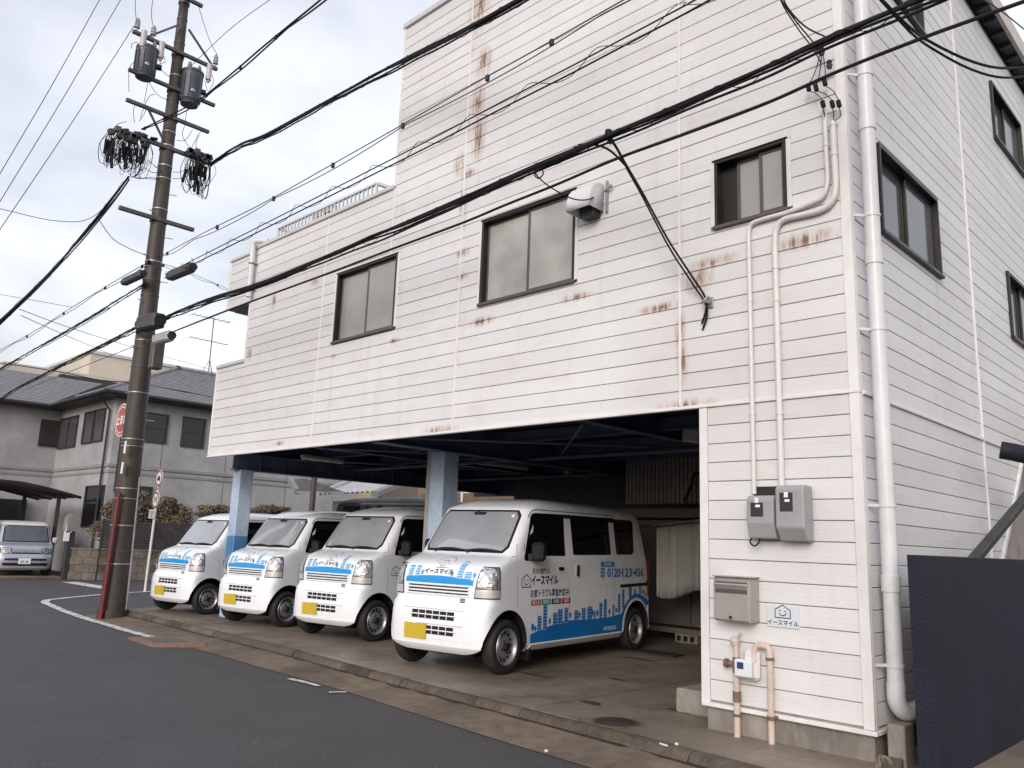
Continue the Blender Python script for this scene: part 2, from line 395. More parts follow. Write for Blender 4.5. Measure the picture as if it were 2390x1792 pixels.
M['decal_pale'] = pm('pale_blue_vinyl', (0.085, 0.36, 0.66), .35, .05, 2)
M['decal_white'] = pm('white_vinyl', (0.76, 0.77, 0.79), .35, .03)
M['decal_black'] = pm('black_vinyl', (0.018, 0.018, 0.02), .4, .1)
M['decal_navy'] = pm('navy_vinyl', (0.02, 0.045, 0.13), .4, .05)
M['decal_red'] = pm('red_vinyl', (0.42, 0.035, 0.04), .4, .05)
M['decal_green'] = pm('green_vinyl', (0.03, 0.30, 0.16), .4, .05)
M['yellow'] = pm('yellow_plate', (0.56, 0.40, 0.035), .4, .08, 3)
def headlight():
    m, nt, p = newmat('headlight_reflector')
    v = coords(nt, False, (1, 1, 1))
    vo = N(nt, 'ShaderNodeTexVoronoi', i_Scale=16.0); L(nt, v, vo.inputs['Vector'])
    L(nt, mixc(nt, vo.outputs['Distance'], (0.75, 0.75, 0.77), (0.30, 0.30, 0.32)), p.inputs['Base Color'])
    p.inputs['Metallic'].default_value = .65; p.inputs['Roughness'].default_value = .18; p.inputs['Coat Weight'].default_value = 1.0
    bumpn(nt, p, vo.outputs['Distance'], .7, .02); return m
M['headlight'] = headlight()

# ================================================================ GROUND
g = MB(); g.add([(-400, -300, 0), (300, -300, 0), (300, 500, 0), (-400, 500, 0)], [[0, 1, 2, 3]])
tag(g.build('road', M['asphalt'], recalc=False), 'dark grey asphalt street', None, kind='structure')
AP = 0.12
kl = [(1.5, 5.02), (-2.9*1.069, 5.42), (-3.81*1.069, 5.50), (-6.78*1.069, 5.68), (-8.94*1.069, 5.87), (-10.98*1.069, 5.97), (-14.0*1.069, 6.08), (-15.75, 6.12)]
def kerb_y(x):
    for (x0, y0), (x1, y1) in zip(kl, kl[1:]):
        if x1 <= x <= x0: return y0 + (y1-y0)*(x-x0)/(x1-x0)
    return kl[0][1] if x > kl[0][0] else kl[-1][1]
al = [(1.5, 4.70), (-3.92, 4.90), (-4.93, 4.96), (-7.4, 5.19), (-9.64, 5.27), (-11.46, 5.35), (-15.2, 5.46), (-16.15, 5.62)]
def lerp_line(line, x):
    for (x0, y0), (x1, y1) in zip(line, line[1:]):
        if x1 <= x <= x0: return y0 + (y1-y0)*(x-x0)/(x1-x0)
    return line[-1][1] if x < line[-1][0] else line[0][1]
g = MB(); A_ = []; B_ = []
for k in range(61):
    x = 1.5-(1.5+15.75)*k/60; A_.append((x, lerp_line(al, x), .006)); B_.append((x, lerp_line(kl, x)+.03, .058))
A_ += [(-16.15, 5.62, .006)]; B_ += [(-15.9, 6.3, .05)]
g.add(A_+B_, [[k, k+1, 62+k+1, 62+k] for k in range(61)])
g.add([(-15.75, 6.15, .055), (-15.9, 6.3, .05), (-16.15, 5.62, .006), (-16.35, 6.4, .004), (-16.3, 7.6, .004), (-15.75, 7.6, .06)], [[0, 1, 4, 5], [1, 2, 3, 4]])
tag(g.build('gutter', M['gutter_conc'], recalc=False), 'brown stained concrete gutter strip along the kerb', kind='structure')
g = MB()
pts = [(x, y+.10) for x, y in kl] + [(-16.3, 7.6), (-17.0, 16.0), (1.5, 16.0)]
g.prism([(x, y, AP) for x, y in pts], (0, 0, -.118))
apron_o = tag(g.build('apron', M['apron']), 'stained brown concrete forecourt and garage floor', kind='structure')
# floor joints scored into the slab
for k, (x, y0, y1) in enumerate([(-5.2, 5.75, 13.4), (-8.55, 5.95, 13.4), (-11.3, 6.1, 13.4), (-13.9, 6.2, 13.4)]):
    j = MB(); j.box(x, x+.012, y0, y1, AP-.01, AP+.002)
    j.build('floor_joint', M['kerb_conc'], apron_o)
for k, y in enumerate([6.55, 9.6]):
    j = MB(); j.box(-15.6, -3.9, y, y+.011, AP-.01, AP+.0025); j.build('floor_joint', M['kerb_conc'], apron_o)
# kerb stones
g = MB()
for (x0, y0), (x1, y1) in zip(kl, kl[1:]): g.bar((x0, y0+.045, .04), (x1, y1+.045, .04), .09, .08)
kerb = tag(g.build('kerb', M['kerb_conc']), 'low weathered concrete kerb along the forecourt', kind='structure')
x = 1.4; i = 0
while x > -15.6:
    ln = .60; x1 = x - ln
    a = Vector((x-.003, kerb_y(x)+.04, 0)); b = Vector((x1+.003, kerb_y(x1)+.04, 0))
    d = (b-a).normalized(); nn = Vector((-d.y, d.x, 0))
    if nn.y > 0: nn = -nn      # towards the street
    dz = random.uniform(-.007, .005); off = random.uniform(-.006, .006)
    prof = [(-.06, .0), (-.06, .118), (-.01, .122), (.035, .116), (.06, .098), (.085, .045), (.10, .004)]
    vs = []
    for q in (a, b):
        vs += [q + nn*(p[0]+off) + Vector((0, 0, max(.002, p[1]+dz))) for p in prof]
    n = len(prof)
    st = MB(); st.add(vs, [[k, k+1, n+k+1, n+k] for k in range(n-1)], 0, True)
    st.add(vs, [list(range(n))]); st.add(vs, [list(range(n, 2*n))])
    st.build('kerb_stone', M['kerb_conc'] if i % 3 else M['kerb_dark'], kerb, sharp=50)
    x = x1; i += 1
# painted lines
def worn_paint():
    m, nt, p = newmat('worn_white_road_paint'); pos = coords(nt, True)
    L(nt, mixc(nt, noise(nt, pos, 7, 6, .75, .36, .54), (0.17, 0.165, 0.165), (0.66, 0.65, 0.65)), p.inputs['Base Color']); p.inputs['Roughness'].default_value = .7; return m
M['line'] = worn_paint()
def ribbon(mb, pts, w, z, mi=0, jag=0):
    pts = [Vector((p[0], p[1], z)) for p in pts]; a = []; b = []
    for i, p in enumerate(pts):
        t = (pts[min(i+1, len(pts)-1)] - pts[max(i-1, 0)]).normalized(); n = Vector((-t.y, t.x, 0))
        a.append(p + n*(w/2 + random.uniform(-jag, jag))); b.append(p - n*(w/2 + random.uniform(-jag, jag)))
    n = len(pts); mb.add(a+b, [[i, i+1, n+i+1, n+i] for i in range(n-1)], mi)
def r5(x, y): return (x*.3617, 1300+y*.3617)
def r6(x, y): return (700+x*.4521, 1350+y*.4521)
crv = [at_z(*r5(*q), 0) for q in ((975, 518), (850, 488), (700, 442), (600, 414), (480, 375), (400, 345), (330, 315), (292, 298), (300, 283), (345, 275), (430, 266), (520, 257), (650, 245), (820, 233), (985, 224), (1080, 218))]
g = MB(); ribbon(g, spline(crv, 8), .15, .012, jag=.012)
tag(g.build('road_line', M['line'], recalc=False), 'worn white edge line curving round the street corner', kind='structure')
g = MB(); a, b = at_z(*r5(450, 163), 0), at_z(*r5(700, 205), 0); ribbon(g, [a, a.lerp(b, .5), b], .42, .012, jag=.02)
tag(g.build('road_line', M['line'], recalc=False), 'short white stop bar in the side street mouth', kind='structure')
g = MB(); a, b = at_z(*r5(1870, 790), 0), at_z(*r5(2060, 838), 0); ribbon(g, [a, a.lerp(b, .5), b], .07, .012, jag=.015)
tag(g.build('road_line', M['line'], recalc=False), 'worn dash of white paint at the asphalt edge', kind='structure')
g = MB(); a, b = at_z(*r6(150, 592), 0), at_z(*r6(240, 592), 0); ribbon(g, [a, a.lerp(b, .5), b], .06, .012, jag=.015)
tag(g.build('road_line', M['line'], recalc=False), 'small leftover patch of white paint by the gutter', kind='structure')
g = MB(); a, b = at_z(*r5(0, 118), 0), at_z(*r5(560, 142), 0); ribbon(g, [a, a.lerp(b, .3), a.lerp(b, .6), b], .14, .012, jag=.012)
tag(g.build('road_line', M['line'], recalc=False), 'thin white line before the grey house drive', kind='structure')
# drain grate with reddish frame
t = thing('drain_cover', 'dark drain grate in a reddish concrete surround at the gutter', 'drain', at_z(*r5(1070, 540), .01))
q = [at_z(*r5(*p), z_) for p, z_ in (((825, 514), .034), ((985, 566), .034), ((1325, 555), .062), ((1150, 514), .062))]
cx = sum((p for p in q), Vector())/4
qi = [cx + (p-cx)*.62 for p in q]
mo = pm('reddish_concrete', (0.20, 0.125, 0.09), .8, .25, 3)
fr = MB(); fr.add([p for p in q] + qi, [[i, (i+1) % 4, 4+(i+1) % 4, 4+i] for i in range(4)]); fr.add([Vector((p.x, p.y, .001)) for p in q]+q, [[i, (i+1) % 4, 4+(i+1) % 4, 4+i] for i in range(4)])
fr.build('surround', mo, t)
gb = MB(); gb.add([p - Vector((0, 0, .006)) for p in qi], [[0, 1, 2, 3]]); gb.build('pit', M['black'], t, recalc=False)
for k in range(7):
    f = (k+.5)/7; br = MB(); a = qi[0].lerp(qi[1], f); b = qi[3].lerp(qi[2], f); br.bar(a, b, .022, .008); br.build('grate_bar', M['arm'], t)
# manhole
mc = at_z(*r6(1628, 743), AP)
t = thing('manhole_cover', 'small round dark iron manhole cover on the forecourt', 'manhole cover', mc)
d = MB(); d.lathe([(0.0, .010), (.165, .010), (.175, .004), (.178, 0)], Matrix.Translation(mc), 32); d.build('lid', pm('rusty_iron', (.03, .023, .018), .7, .3, 8, bump=.5, bscale=90), t)
d = MB(); d.lathe([(.180, 0), (.182, .006), (.205, .006), (.207, 0)], Matrix.Translation(mc), 32, closed=True); d.build('ring', M['kerb_conc'], t)
# litter on the kerb
for nm, lab, px in (('cigarette_butt', 'white cigarette butt lying on the kerb edge', (1880, 855)), ('pebble', 'small pale pebble lying by the kerb', (1945, 855)), ('pebble', 'tiny tan pebble on the gutter strip', (1272, 890))):
    p = at_z(*r6(*px), .045 if px[0] < 1500 else AP+.012)
    mb = MB()
    if nm == 'pebble': mb.lathe([(0, -.014), (.012, -.008), (.017, 0), (.011, .009), (0, .013)], Matrix.Translation(p), 7)
    else: mb.cyl(p + Vector((-.04, .005, -.004)), p + Vector((.035, -.01, -.004)), .008, n=8)
    tag(mb.build(nm, pm('pale_litter', (.6, .57, .52), .7), origin=p), lab, nm.replace('_', ' '))

# ================================================================ WHITE BUILDING
BX = (-13.22, -12.29, -8.50)            # left edges of the three steps of the front
ZB, ZS, ZL, ZT = 2.80, 4.32, 6.26, 8.69  # soffit line, step top, low roof, tower top
PIT = 0.158
bld = thing('white_building', 'large white clapboard building with open garage under it', 'building', (-7.8, FY, 0))
# window rectangles on the front (x0, x1, z0, z1)
FW = [(-9.73, -8.34, 4.235, 5.27), (-6.72, -5.285, 4.247, 5.295), (-3.62, -2.93, 4.41, 5.07)]
SW = [(6.90, 8.46, 4.28, 5.12), (11.06, 12.54, 6.84, 7.65), (11.10, 12.6, 4.22, 5.08), (7.30, 8.42, 6.92, 7.85)]
def cut(rects, holes):
    for h in holes:
        o = []
        for (a, b, c, d) in rects:
            if h[1] <= a or h[0] >= b or h[3] <= c or h[2] >= d: o.append((a, b, c, d)); continue
            if h[0] > a: o.append((a, h[0], c, d))
            if h[1] < b: o.append((h[1], b, c, d))
            x0, x1 = max(a, h[0]), min(b, h[1])
            if h[2] > c: o.append((x0, x1, c, h[2]))
            if h[3] < d: o.append((x0, x1, h[3], d))
        rects = o
    return [r for r in rects if r[1]-r[0] > .02 and r[3]-r[2] > .015]
# front backing wall
TH = .03
def plate(mb, outline, holes, mapf, depth, mi=0):
    xs = sorted({p for r in outline for p in r[:2]} | {p for r in holes for p in r[:2]})
    zs = sorted({p for r in outline for p in r[2:]} | {p for r in holes for p in r[2:]})
    for x0, x1 in zip(xs, xs[1:]):
        for z0, z1 in zip(zs, zs[1:]):
            cx, cz = (x0+x1)/2, (z0+z1)/2
            if any(r[0] < cx < r[1] and r[2] < cz < r[3] for r in outline) and not any(r[0] < cx < r[1] and r[2] < cz < r[3] for r in holes):
                mb.add([mapf(a, d, b) for d in (0, depth) for a, b in ((x0, z0), (x1, z0), (x1, z1), (x0, z1))],
                       [[0, 1, 2, 3], [7, 6, 5, 4], [0, 4, 5, 1], [1, 5, 6, 2], [2, 6, 7, 3], [3, 7, 4, 0]], mi)
fo = [(BX[0]+.012, BX[1], ZB+.012, ZS-.01), (BX[1]+.0, BX[2], ZB+.012, ZL-.01), (BX[2], SX-.02, ZB+.012, ZT-.01), (-3.765, SX-.02, .32, ZB+.012), (-13.085, BX[1], 5.32, 6.21)]
g = MB(); plate(g, fo, FW, lambda a, d, b: (a, FY+.016+d, b), .10)
wall_f = g.build('wall', M['backing'], bld, recalc=False); wall_f['label'] = 'front wall of white boards with rust runs'
so = [(FY+.12, 15.0, ZB, 8.42), (FY+.12, 9.6, .32, ZB)]
g = MB(); plate(g, so, SW, lambda a, d, b: (SX-.016-d, a, b), .10)
wall_s = g.build('wall', M['backing'], bld, recalc=False); wall_s['label'] = 'shaded side wall of white boards'
GAP = .0060
def board_f(x0, x1, z0, z1):
    b = MB(); t = random.uniform(-.0015, .0015)
    b.box(x0, x1, FY+t, FY+.0155, z0+GAP/2, z1-GAP/2, c=.0032); b.build('board', M['siding'], wall_f, recalc=False)
def board_s(y0, y1, z0, z1):
    b = MB(); t = random.uniform(-.0015, .0015)
    b.box(SX-.0155, SX+t, y0, y1, z0+GAP/2, z1-GAP/2, c=.0032); b.build('board', M['siding'], wall_s, recalc=False)
CO_HOLES = [(a-.045, b+.045, c-.0, d+.0) for a, b, c, d in FW]
jx = [-10.09, -7.09, -4.0]
nrow = int((ZT-ZB)/PIT)+1
for k in range(nrow):
    z0, z1 = ZB + k*PIT, min(ZB + (k+1)*PIT, ZT)
    if z1 - z0 < .03: continue
    zc = (z0+z1)/2
    xl = BX[0] if zc < ZS else (BX[1] if zc < 5.30 else (-13.1 if zc < 6.20 else (BX[1] if zc < ZL else BX[2])))
    cols = [xl] + [j for j in jx if j > xl+.2] + [SX-.03]
    if zc > 5.27: cols = sorted(set(cols + ([BX[2]] if xl < BX[2]-.1 else [])))
    if 5.30 < zc < 6.2: cols = sorted(set(cols + [BX[1]]))
    if z0 < ZL < z1 and xl > -13:      # row that straddles the low roof
        pass
    for a, b in zip(cols, cols[1:]):
        for r in cut([(a+.013, b-.013, z0, z1)], CO_HOLES): board_f(*r)
for k in range(16):
    z0, z1 = ZB-.015-(k+1)*.1625, ZB-.015-k*.1625
    z0 = max(z0, .335)
    if z1-z0 < .04: continue
    board_f(-3.765+.045, SX-.075, z0, z1)
    yr = max(9.6, 9.95 + ((z0+z1)/2-1.59)*.99)
    board_s(FY+.07, 9.52, z0, z1)
    if yr > 9.7: board_s(9.54, yr, z0, z1)
for k in range(36):
    z0, z1 = ZB + k*PIT, ZB+(k+1)*PIT
    if z1 > 8.45: break
    for a, b in ((FY+.07, 9.515), (9.54, 13.4)):
        for r in cut([(a, b, z0, z1)], [(h[0]-.02, h[1]+.02, h[2], h[3]) for h in SW]): board_s(*r)
# trims
def ftrim(x0, x1, z0, z1, pr=.012, name='trim', mat='trim', par=None):
    b = MB(); b.box(x0, x1, FY-pr, FY+.03, z0, z1, c=.004); return b.build(name, M[mat], par or wall_f, recalc=False)
for j, zt in ((-10.09, ZL), (-7.09, ZT), (-4.0, ZT)): ftrim(j-.013, j+.013, ZB+.02, zt-.03, .006, 'joint_strip')
ftrim(BX[2]-.012, BX[2]+.02, ZL-.0, ZT-.03, .014, 'corner_trim'); ftrim(BX[2]-.010, BX[2]+.012, 5.30, ZL-.02, .006, 'joint_strip')
ftrim(BX[1]-.012, BX[1]+.03, ZS+.02, 5.30, .014, 'corner_trim'); ftrim(BX[0]-.012, BX[0]+.03, ZB+.02, ZS-.02, .014, 'corner_trim')
ftrim(-13.112, -13.07, 5.33, 6.18, .014, 'corner_trim'); ftrim(BX[1]-.01, BX[1]+.012, 5.33, 6.2, .008, 'joint_strip')
ftrim(BX[0]-.014, -3.78, ZB-.016, ZB+.014, .02, 'drip_edge'); ftrim(-3.78, SX+.014, ZB-.016, ZB+.014, .018, 'drip_edge')
for (a, b, c, d) in [(BX[0]-.015, BX[1]+.0, ZS-.02, ZS+.03), (BX[1]-.02, BX[2]-.02, ZL-.025, ZL+.035), (BX[2]-.03, SX-.04, ZT-.03, ZT+.05), (-13.12, BX[1]-.02, 6.19, 6.235)]:
    m = MB(); m.box(a, b, FY-.03, FY+.16, c, d, c=.006); m.build('coping', M['coping'], wall_f, recalc=False)
# corner of front and side
m = MB(); m.box(SX-.072, SX+.008, FY-.010, FY+.02, .335, ZT-.1, c=.003); m.box(SX-.02, SX+.0085, FY+.0205, FY+.062, .335, ZT-.1, c=.003); m.build('corner_trim', M['trim'], wall_f, recalc=False)
m = MB(); m.box(-3.80, -3.722, FY-.012, FY+.20, .30, ZB-.02, c=.004); m.build('door_jamb', M['trim'], wall_f, recalc=False)
m = MB(); m.box(SX-.01, SX+.022, FY+.063, 13.4, ZB-.020, ZB+.010, c=.004); m.build('drip_edge', M['trim'], wall_s, recalc=False)
m = MB(); m.box(SX-.01, SX+.018, 9.518, 9.537, .4, 8.4, c=.003); m.build('joint_strip', M['trim'], wall_s, recalc=False)
m = MB(); m.box(-3.79, SX+.03, FY-.03, FY+.02, .300, .333, c=.005); m.build('base_flashing', M['trim'], wall_f, recalc=False)
m = MB(); m.box(SX-.02, SX+.03, FY+.021, 9.6, .300, .333, c=.005); m.build('base_flashing', M['trim'], wall_s, recalc=False)
m = MB(); m.box(-3.76, SX-.008, FY+.012, FY+.3, .0, .30, c=.01); m.box(SX-.3, SX-.009, FY+.301, 9.6, .0, .30); m.build('foundation', M['found'], bld)
# body of the building behind the boards, roofs, soffit
m = MB()
m.box(BX[1]+.03, SX-.13, FY+.13, 14.6, 3.26, ZL-.05); m.box(BX[2]+.02, SX-.13, FY+.13, 14.6, ZL-.049, ZT-.12)
m.box(BX[0]+.03, BX[1]+.029, FY+.13, 14.6, 3.26, ZS-.02); m.box(-13.08, BX[1]+.02, FY+.13, FY+1.2, 5.31, 6.19)
m.box(-3.74, SX-.125, FY+.32, 13.4, .121, 3.25)
m.build('inner_wall', M['backing'], bld)
m = MB(); m.box(BX[2]-.01, SX+.0, FY+.161, 14.8, ZT-.11, ZT-.02)
m.build('roof', M['coping'], bld)
# eave over the side wall
m = MB(); m.box(SX-.05, SX+.16, FY+.3, 15.5, 8.45, 8.50); ev = m.build('eave', M['black'], bld)
m = MB(); m.box(SX+.161, SX+.21, FY+.3, 15.6, 8.44, 8.70, c=.006); m.build('fascia', pm('beige_fascia', (.52, .47, .43), .5), ev)
for k in range(22):
    m = MB(); y = 7.0+k*.36; m.box(SX+.015, SX+.15, y, y+.05, 8.40, 8.449); m.build('rafter_end', M['navy'], ev)
# windows
M['glass_mottled'] = glassy('mottled_frosted_glass', (0.23, 0.226, 0.222), .38, .6, c2=(.47, .455, .435), scale=1.3)
def fwindow(r, gap=0.0, gl='glass_front'):
    x0, x1, z0, z1 = r
    f = MB()
    for a, b, c, d in ((x0, x1, z1-.028, z1), (x0, x0+.028, z0+.03, z1-.0285), (x1-.028, x1, z0+.03, z1-.0285)): f.box(a, b, FY-.014, FY+.125, c, d, c=.003)
    f.box(x0, x1, FY+.10, FY+.135, z0+.03, z1-.029)
    o = f.build('window', M['frame'], bld, recalc=False)
    s = MB(); s.box(x0-.014, x1+.014, FY-.034, FY+.11, z0-.006, z0+.029, c=.005); s.build('sill', M['frame_edge'], o, recalc=False)
    for q0, q1 in ((x0-.045, x0-.001), (x1+.001, x1+.045)):
        s = MB(); s.box(q0, q1, FY-.006, FY+.02, z0+.03, z1+.0, c=.003); s.build('casing', M['trim'], o, recalc=False)
    s = MB(); s.box(x0-.02, x1+.02, FY-.02, FY+.02, z1+.001, z1+.014, c=.003); s.build('head_flashing', M['frame'], o, recalc=False)
    a0 = x0+.029+gap; xm = (a0+x1)/2
    for (a, b, y) in ((a0, xm+.018, FY+.075), (xm-.018, x1-.029, FY+.045)):
        s = MB(); w_ = .030
        for q in ((a, b, z1-.028-w_, z1-.029), (a, b, z0+.03, z0+.03+w_*1.5), (a, a+w_, z0+.03+w_*1.5, z1-.029-w_), (b-w_, b, z0+.03+w_*1.5, z1-.029-w_)): s.box(q[0], q[1], y-.012, y+.014, q[2], q[3], c=.002)
        sa = s.build('sash', M['frame_edge'], o, recalc=False)
        p = MB(); p.box(a+w_-.004, b-w_+.004, y-.002, y+.006, z0+.03+w_*1.4, z1-.029-w_*.9); p.build('pane', M[gl], o, recalc=False)
    return o
fwindow(FW[0]); fwindow(FW[1], gl='glass_mottled'); fwindow(FW[2], .16)
def swindow(r):
    y0, y1, z0, z1 = r
    f = MB()
    for a, b, c, d in ((y0, y1, z1-.045, z1), (y0, y0+.03, z0+.03, z1-.0455), (y1-.03, y1, z0+.03, z1-.0455)): f.box(SX-.115, SX+.03, a, b, c, d, c=.003)
    f.box(SX-.125, SX-.10, y0, y1, z0+.03, z1-.046)
    o = f.build('window', M['black'], bld, recalc=False)
    s = MB(); s.box(SX-.10, SX+.045, y0-.015, y1+.015, z0-.008, z0+.029, c=.005); s.build('sill', M['frame'], o, recalc=False)
    ym = (y0+y1)/2
    for (a, b, x) in ((y0+.03, ym+.02, SX-.065), (ym-.02, y1-.03, SX-.035)):
        s = MB(); w_ = .03
        for q in ((a, b, z1-.045-w_, z1-.046), (a, b, z0+.03, z0+.03+w_), (a, a+w_, z0+.03+w_, z1-.046-w_), (b-w_, b, z0+.03+w_, z1-.046-w_)): s.box(x-.012, x+.012, q[0], q[1], q[2], q[3], c=.002)
        s.build('sash', M['frame'], o, recalc=False)
        p = MB(); p.box(x-.004, x+.002, a+w_-.004, b-w_+.004, z0+.03+w_*.9, z1-.046-w_*.9); p.build('pane', M['glass_side'], o, recalc=False)
for r in SW: swindow(r)
# roof railing on the low roof
rl = MB(); ry = FY+.10
xa, xb = at_y(648, 560, ry).x, at_y(878, 450, ry).x
za, zb = at_y(648, 556, ry).z, at_y(876, 452, ry).z
rt_ = 6.52
rl.bar((xa, ry, rt_), (xb, ry, rt_), .05, .035); rl.bar((xa, ry, ZL+.06), (xb, ry, ZL+.06), .04, .03)
rl.bar((xb, ry, rt_), (xb+.5, ry+.9, ZL+.05), .05, .04); rl.bar((xa, ry, rt_), (xa, ry+1.2, rt_), .05, .035)
rail = rl.build('roof_railing', M['pvc'], bld)
nb = 26
for k in range(nb+1):
    xx = xa + (xb-xa)*k/nb; b = MB(); wd = .045 if k in (0, nb) else .018
    b.box(xx-wd/2, xx+wd/2, ry-.012, ry+.012, ZL+.03, rt_-.015); b.build('baluster', M['pvc'], rail, recalc=False)
b = MB(); b.box(xa+(xb-xa)*.36, xa+(xb-xa)*.60, ry+.03, ry+.06, ZL+.04, rt_-.02); b.build('infill_panel', M['trim'], rail)
for f in (.40, .437, .50, .54):
    b = MB(); b.box(xa+(xb-xa)*f, xa+(xb-xa)*f+.06, ry+.012, ry+.03, ZL+.11, rt_-.08); b.build('opening', M['black'], rail)
# garage soffit, beams, pillars
soff = [(BX[0]+.03, FY+.03), (-14.45, 7.5), (-14.45, 13.7), (-3.75, 13.7), (-3.75, FY+.03)]
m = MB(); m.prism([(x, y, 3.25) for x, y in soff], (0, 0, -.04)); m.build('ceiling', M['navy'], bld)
m = MB(); m.box(BX[0]+.05, -3.80, FY+.117, FY+.16, ZB+.01, 3.20); m.build('header', M['navy'], bld)
def ibeam(p0, p1, h, fl, name='beam', mat='navy2'):
    b = MB(); p0, p1 = Vector(p0), Vector(p1)
    b.bar(p0, p1, fl*.12, h-.0405); b.bar(p0+Vector((0,0,h/2-.01)), p1+Vector((0,0,h/2-.01)), fl, .02); b.bar(p0-Vector((0,0,h/2-.01)), p1-Vector((0,0,h/2-.01)), fl, .02)
    return b.build(name, M[mat], bld)
bo = ibeam((-13.6, 6.9, 2.80), (-13.6, 13.5, 2.80), .30, .2)
for k in range(12):
    b = MB(); y = 7.4+k*.5; b.box(-13.66, -13.54, y, y+.012, 2.67, 2.93); b.build('stiffener', M['navy2'], bo)
ibeam((-8.9, 6.5, 2.98), (-8.9, 13.5, 2.98), .34, .2); ibeam((-5.9, 6.5, 3.05), (-5.9, 13.5, 3.05), .2, .14); ibeam((-11.4, 6.5, 3.05), (-11.4, 13.5, 3.05), .2, .14)
for y in (7.3, 8.7, 10.1, 11.4, 12.7): ibeam((-14.3, y, 3.10), (-3.8, y, 3.10), .16, .1)
for a, b_ in (((-8.9, 7.0, 2.93), (-5.9, 10.0, 2.93)), ((-11.4, 7.2, 2.95), (-8.9, 10.2, 2.95)), ((-8.9, 10.2, 2.92), (-5.9, 7.2, 2.92)), ((-13.6, 8, 2.94), (-11.4, 11, 2.94))):
    b = MB(); b.cyl(a, b_, .018, n=8); b.build('brace_rod', M['navy2'], bld)
for y in (9.4, 12.0):
    b = MB(); b.cyl((-14, y, 2.86), (-3.9, y, 2.86), .03, n=8); b.build('ceiling_pipe', M['navy2'], bld)
def pillar(x, y, s, bands):
    first = None
    for (z0, z1, mt) in bands:
        b = MB(); e = .0 if mt == 'bluep' else .003
        b.box(x-s/2-e, x+s/2+e, y-s/2-e, y+s/2+e, z0, z1, c=.012)
        if first is None: first = b.build('pillar', M[mt], bld)
        else: b.build('painted_band', M[mt], first)
    b = MB(); b.box(x-s*.75, x+s*.75, y-s*.75, y+s*.75, AP-.01, AP+.02); b.build('base_plate', M['arm'], first)
pillar(-13.6, 7.12, .26, [(1.5, 2.66, 'bluep'), (.45, 1.499, 'bluel'), (AP, .449, 'bluep')])
pillar(-8.9, 7.75, .29, [(AP+.02, 2.81, 'bluep')])
b = MB(); b.box(-9.20, -9.08, 7.66, 7.78, AP, 3.2, c=.01); b.build('post', pm('grey_post_paint', (.30, .29, .30), .5, .15, 3), bld)
b = MB(); b.box(-13.05, -3.8, 13.5, 13.62, AP-.05, 3.2); b.build('rear_wall', pm('dark_rear_wall', (.045, .047, .06), .7, .3, 2), bld)
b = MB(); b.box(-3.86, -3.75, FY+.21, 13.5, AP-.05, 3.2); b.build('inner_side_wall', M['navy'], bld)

# ---------------------------------------------------------------- wall fittings
def pipe_thing(name, label, cat, pts, r, mat, clips=(), n=14):
    t = thing(name, label, cat, pts[-1]); b = MB(); b.tube(spline(pts, 6) if len(pts) > 2 else pts, r, n); b.build('pipe', mat, t)
    for c in clips:
        k = MB(); k.cyl(Vector(c)-Vector((0, 0, .012)), Vector(c)+Vector((0, 0, .012)), r*1.18, n=n); k.build('clip', mat, t)
    return t
dx, dr = SX+.105, .060
dy = (at_x(2010, 2, dx).y + at_x(2090, 1600, dx).y)/2
t = thing('drainpipe', 'fat white plastic drainpipe on the shaded side wall corner', 'drainpipe', (dx, dy, .5))
b = MB(); b.cyl((dx, dy, .62), (dx, dy, 8.4), dr, n=24); b.build('pipe', M['pvc'], t)
for z in (1.36, 3.9, 5.06, 6.9): b = MB(); b.cyl((dx, dy, z-.06), (dx, dy, z+.06), dr*1.13, n=24); b.build('collar', M['pvc'], t)
b = MB(); b.tube(spline([(dx, dy, .66), (dx, dy, .54), (dx+.02, dy+.05, .47), (dx+.04, dy+.14, .45), (dx+.05, dy+.5, .46)], 6), dr*1.08, 20); b.build('elbow', M['pvc'], t)
for z in (.78, 1.93, 3.3, 4.25, 5.5, 6.4, 7.4):
    b = MB(); b.lathe([(dr*1.02, -.012), (dr*1.1, -.012), (dr*1.1, .012), (dr*1.02, .012)], Matrix.Translation((dx, dy, z)), 24, closed=True); b.bar((dx-.03, dy-.03, z), (SX, dy-.12, z), .012, .022); b.build('bracket', M['pvc'], t)
# eaves downpipe on the balcony box at the far left
xp = at_y(585, 640, FY-.09).x
t = thing('drainpipe', 'short white drainpipe on the balcony box at the far left', 'drainpipe', (xp, FY-.09, 5.3))
b = MB(); b.tube(spline([(xp+.22, FY+.05, 6.33), (xp+.05, FY-.07, 6.34), (xp, FY-.09, 6.28), (xp, FY-.09, 6.1)], 5) + [Vector((xp, FY-.09, 5.38))], .045, 16); b.build('pipe', M['pvc'], t)
for z in (5.5, 5.95): b = MB(); b.bar((xp, FY-.05, z), (xp+.05, FY, z), .02, .02); b.cyl((xp, FY-.09, z-.012), (xp, FY-.09, z+.012), .05, n=16); b.build('bracket', M['arm'], t)
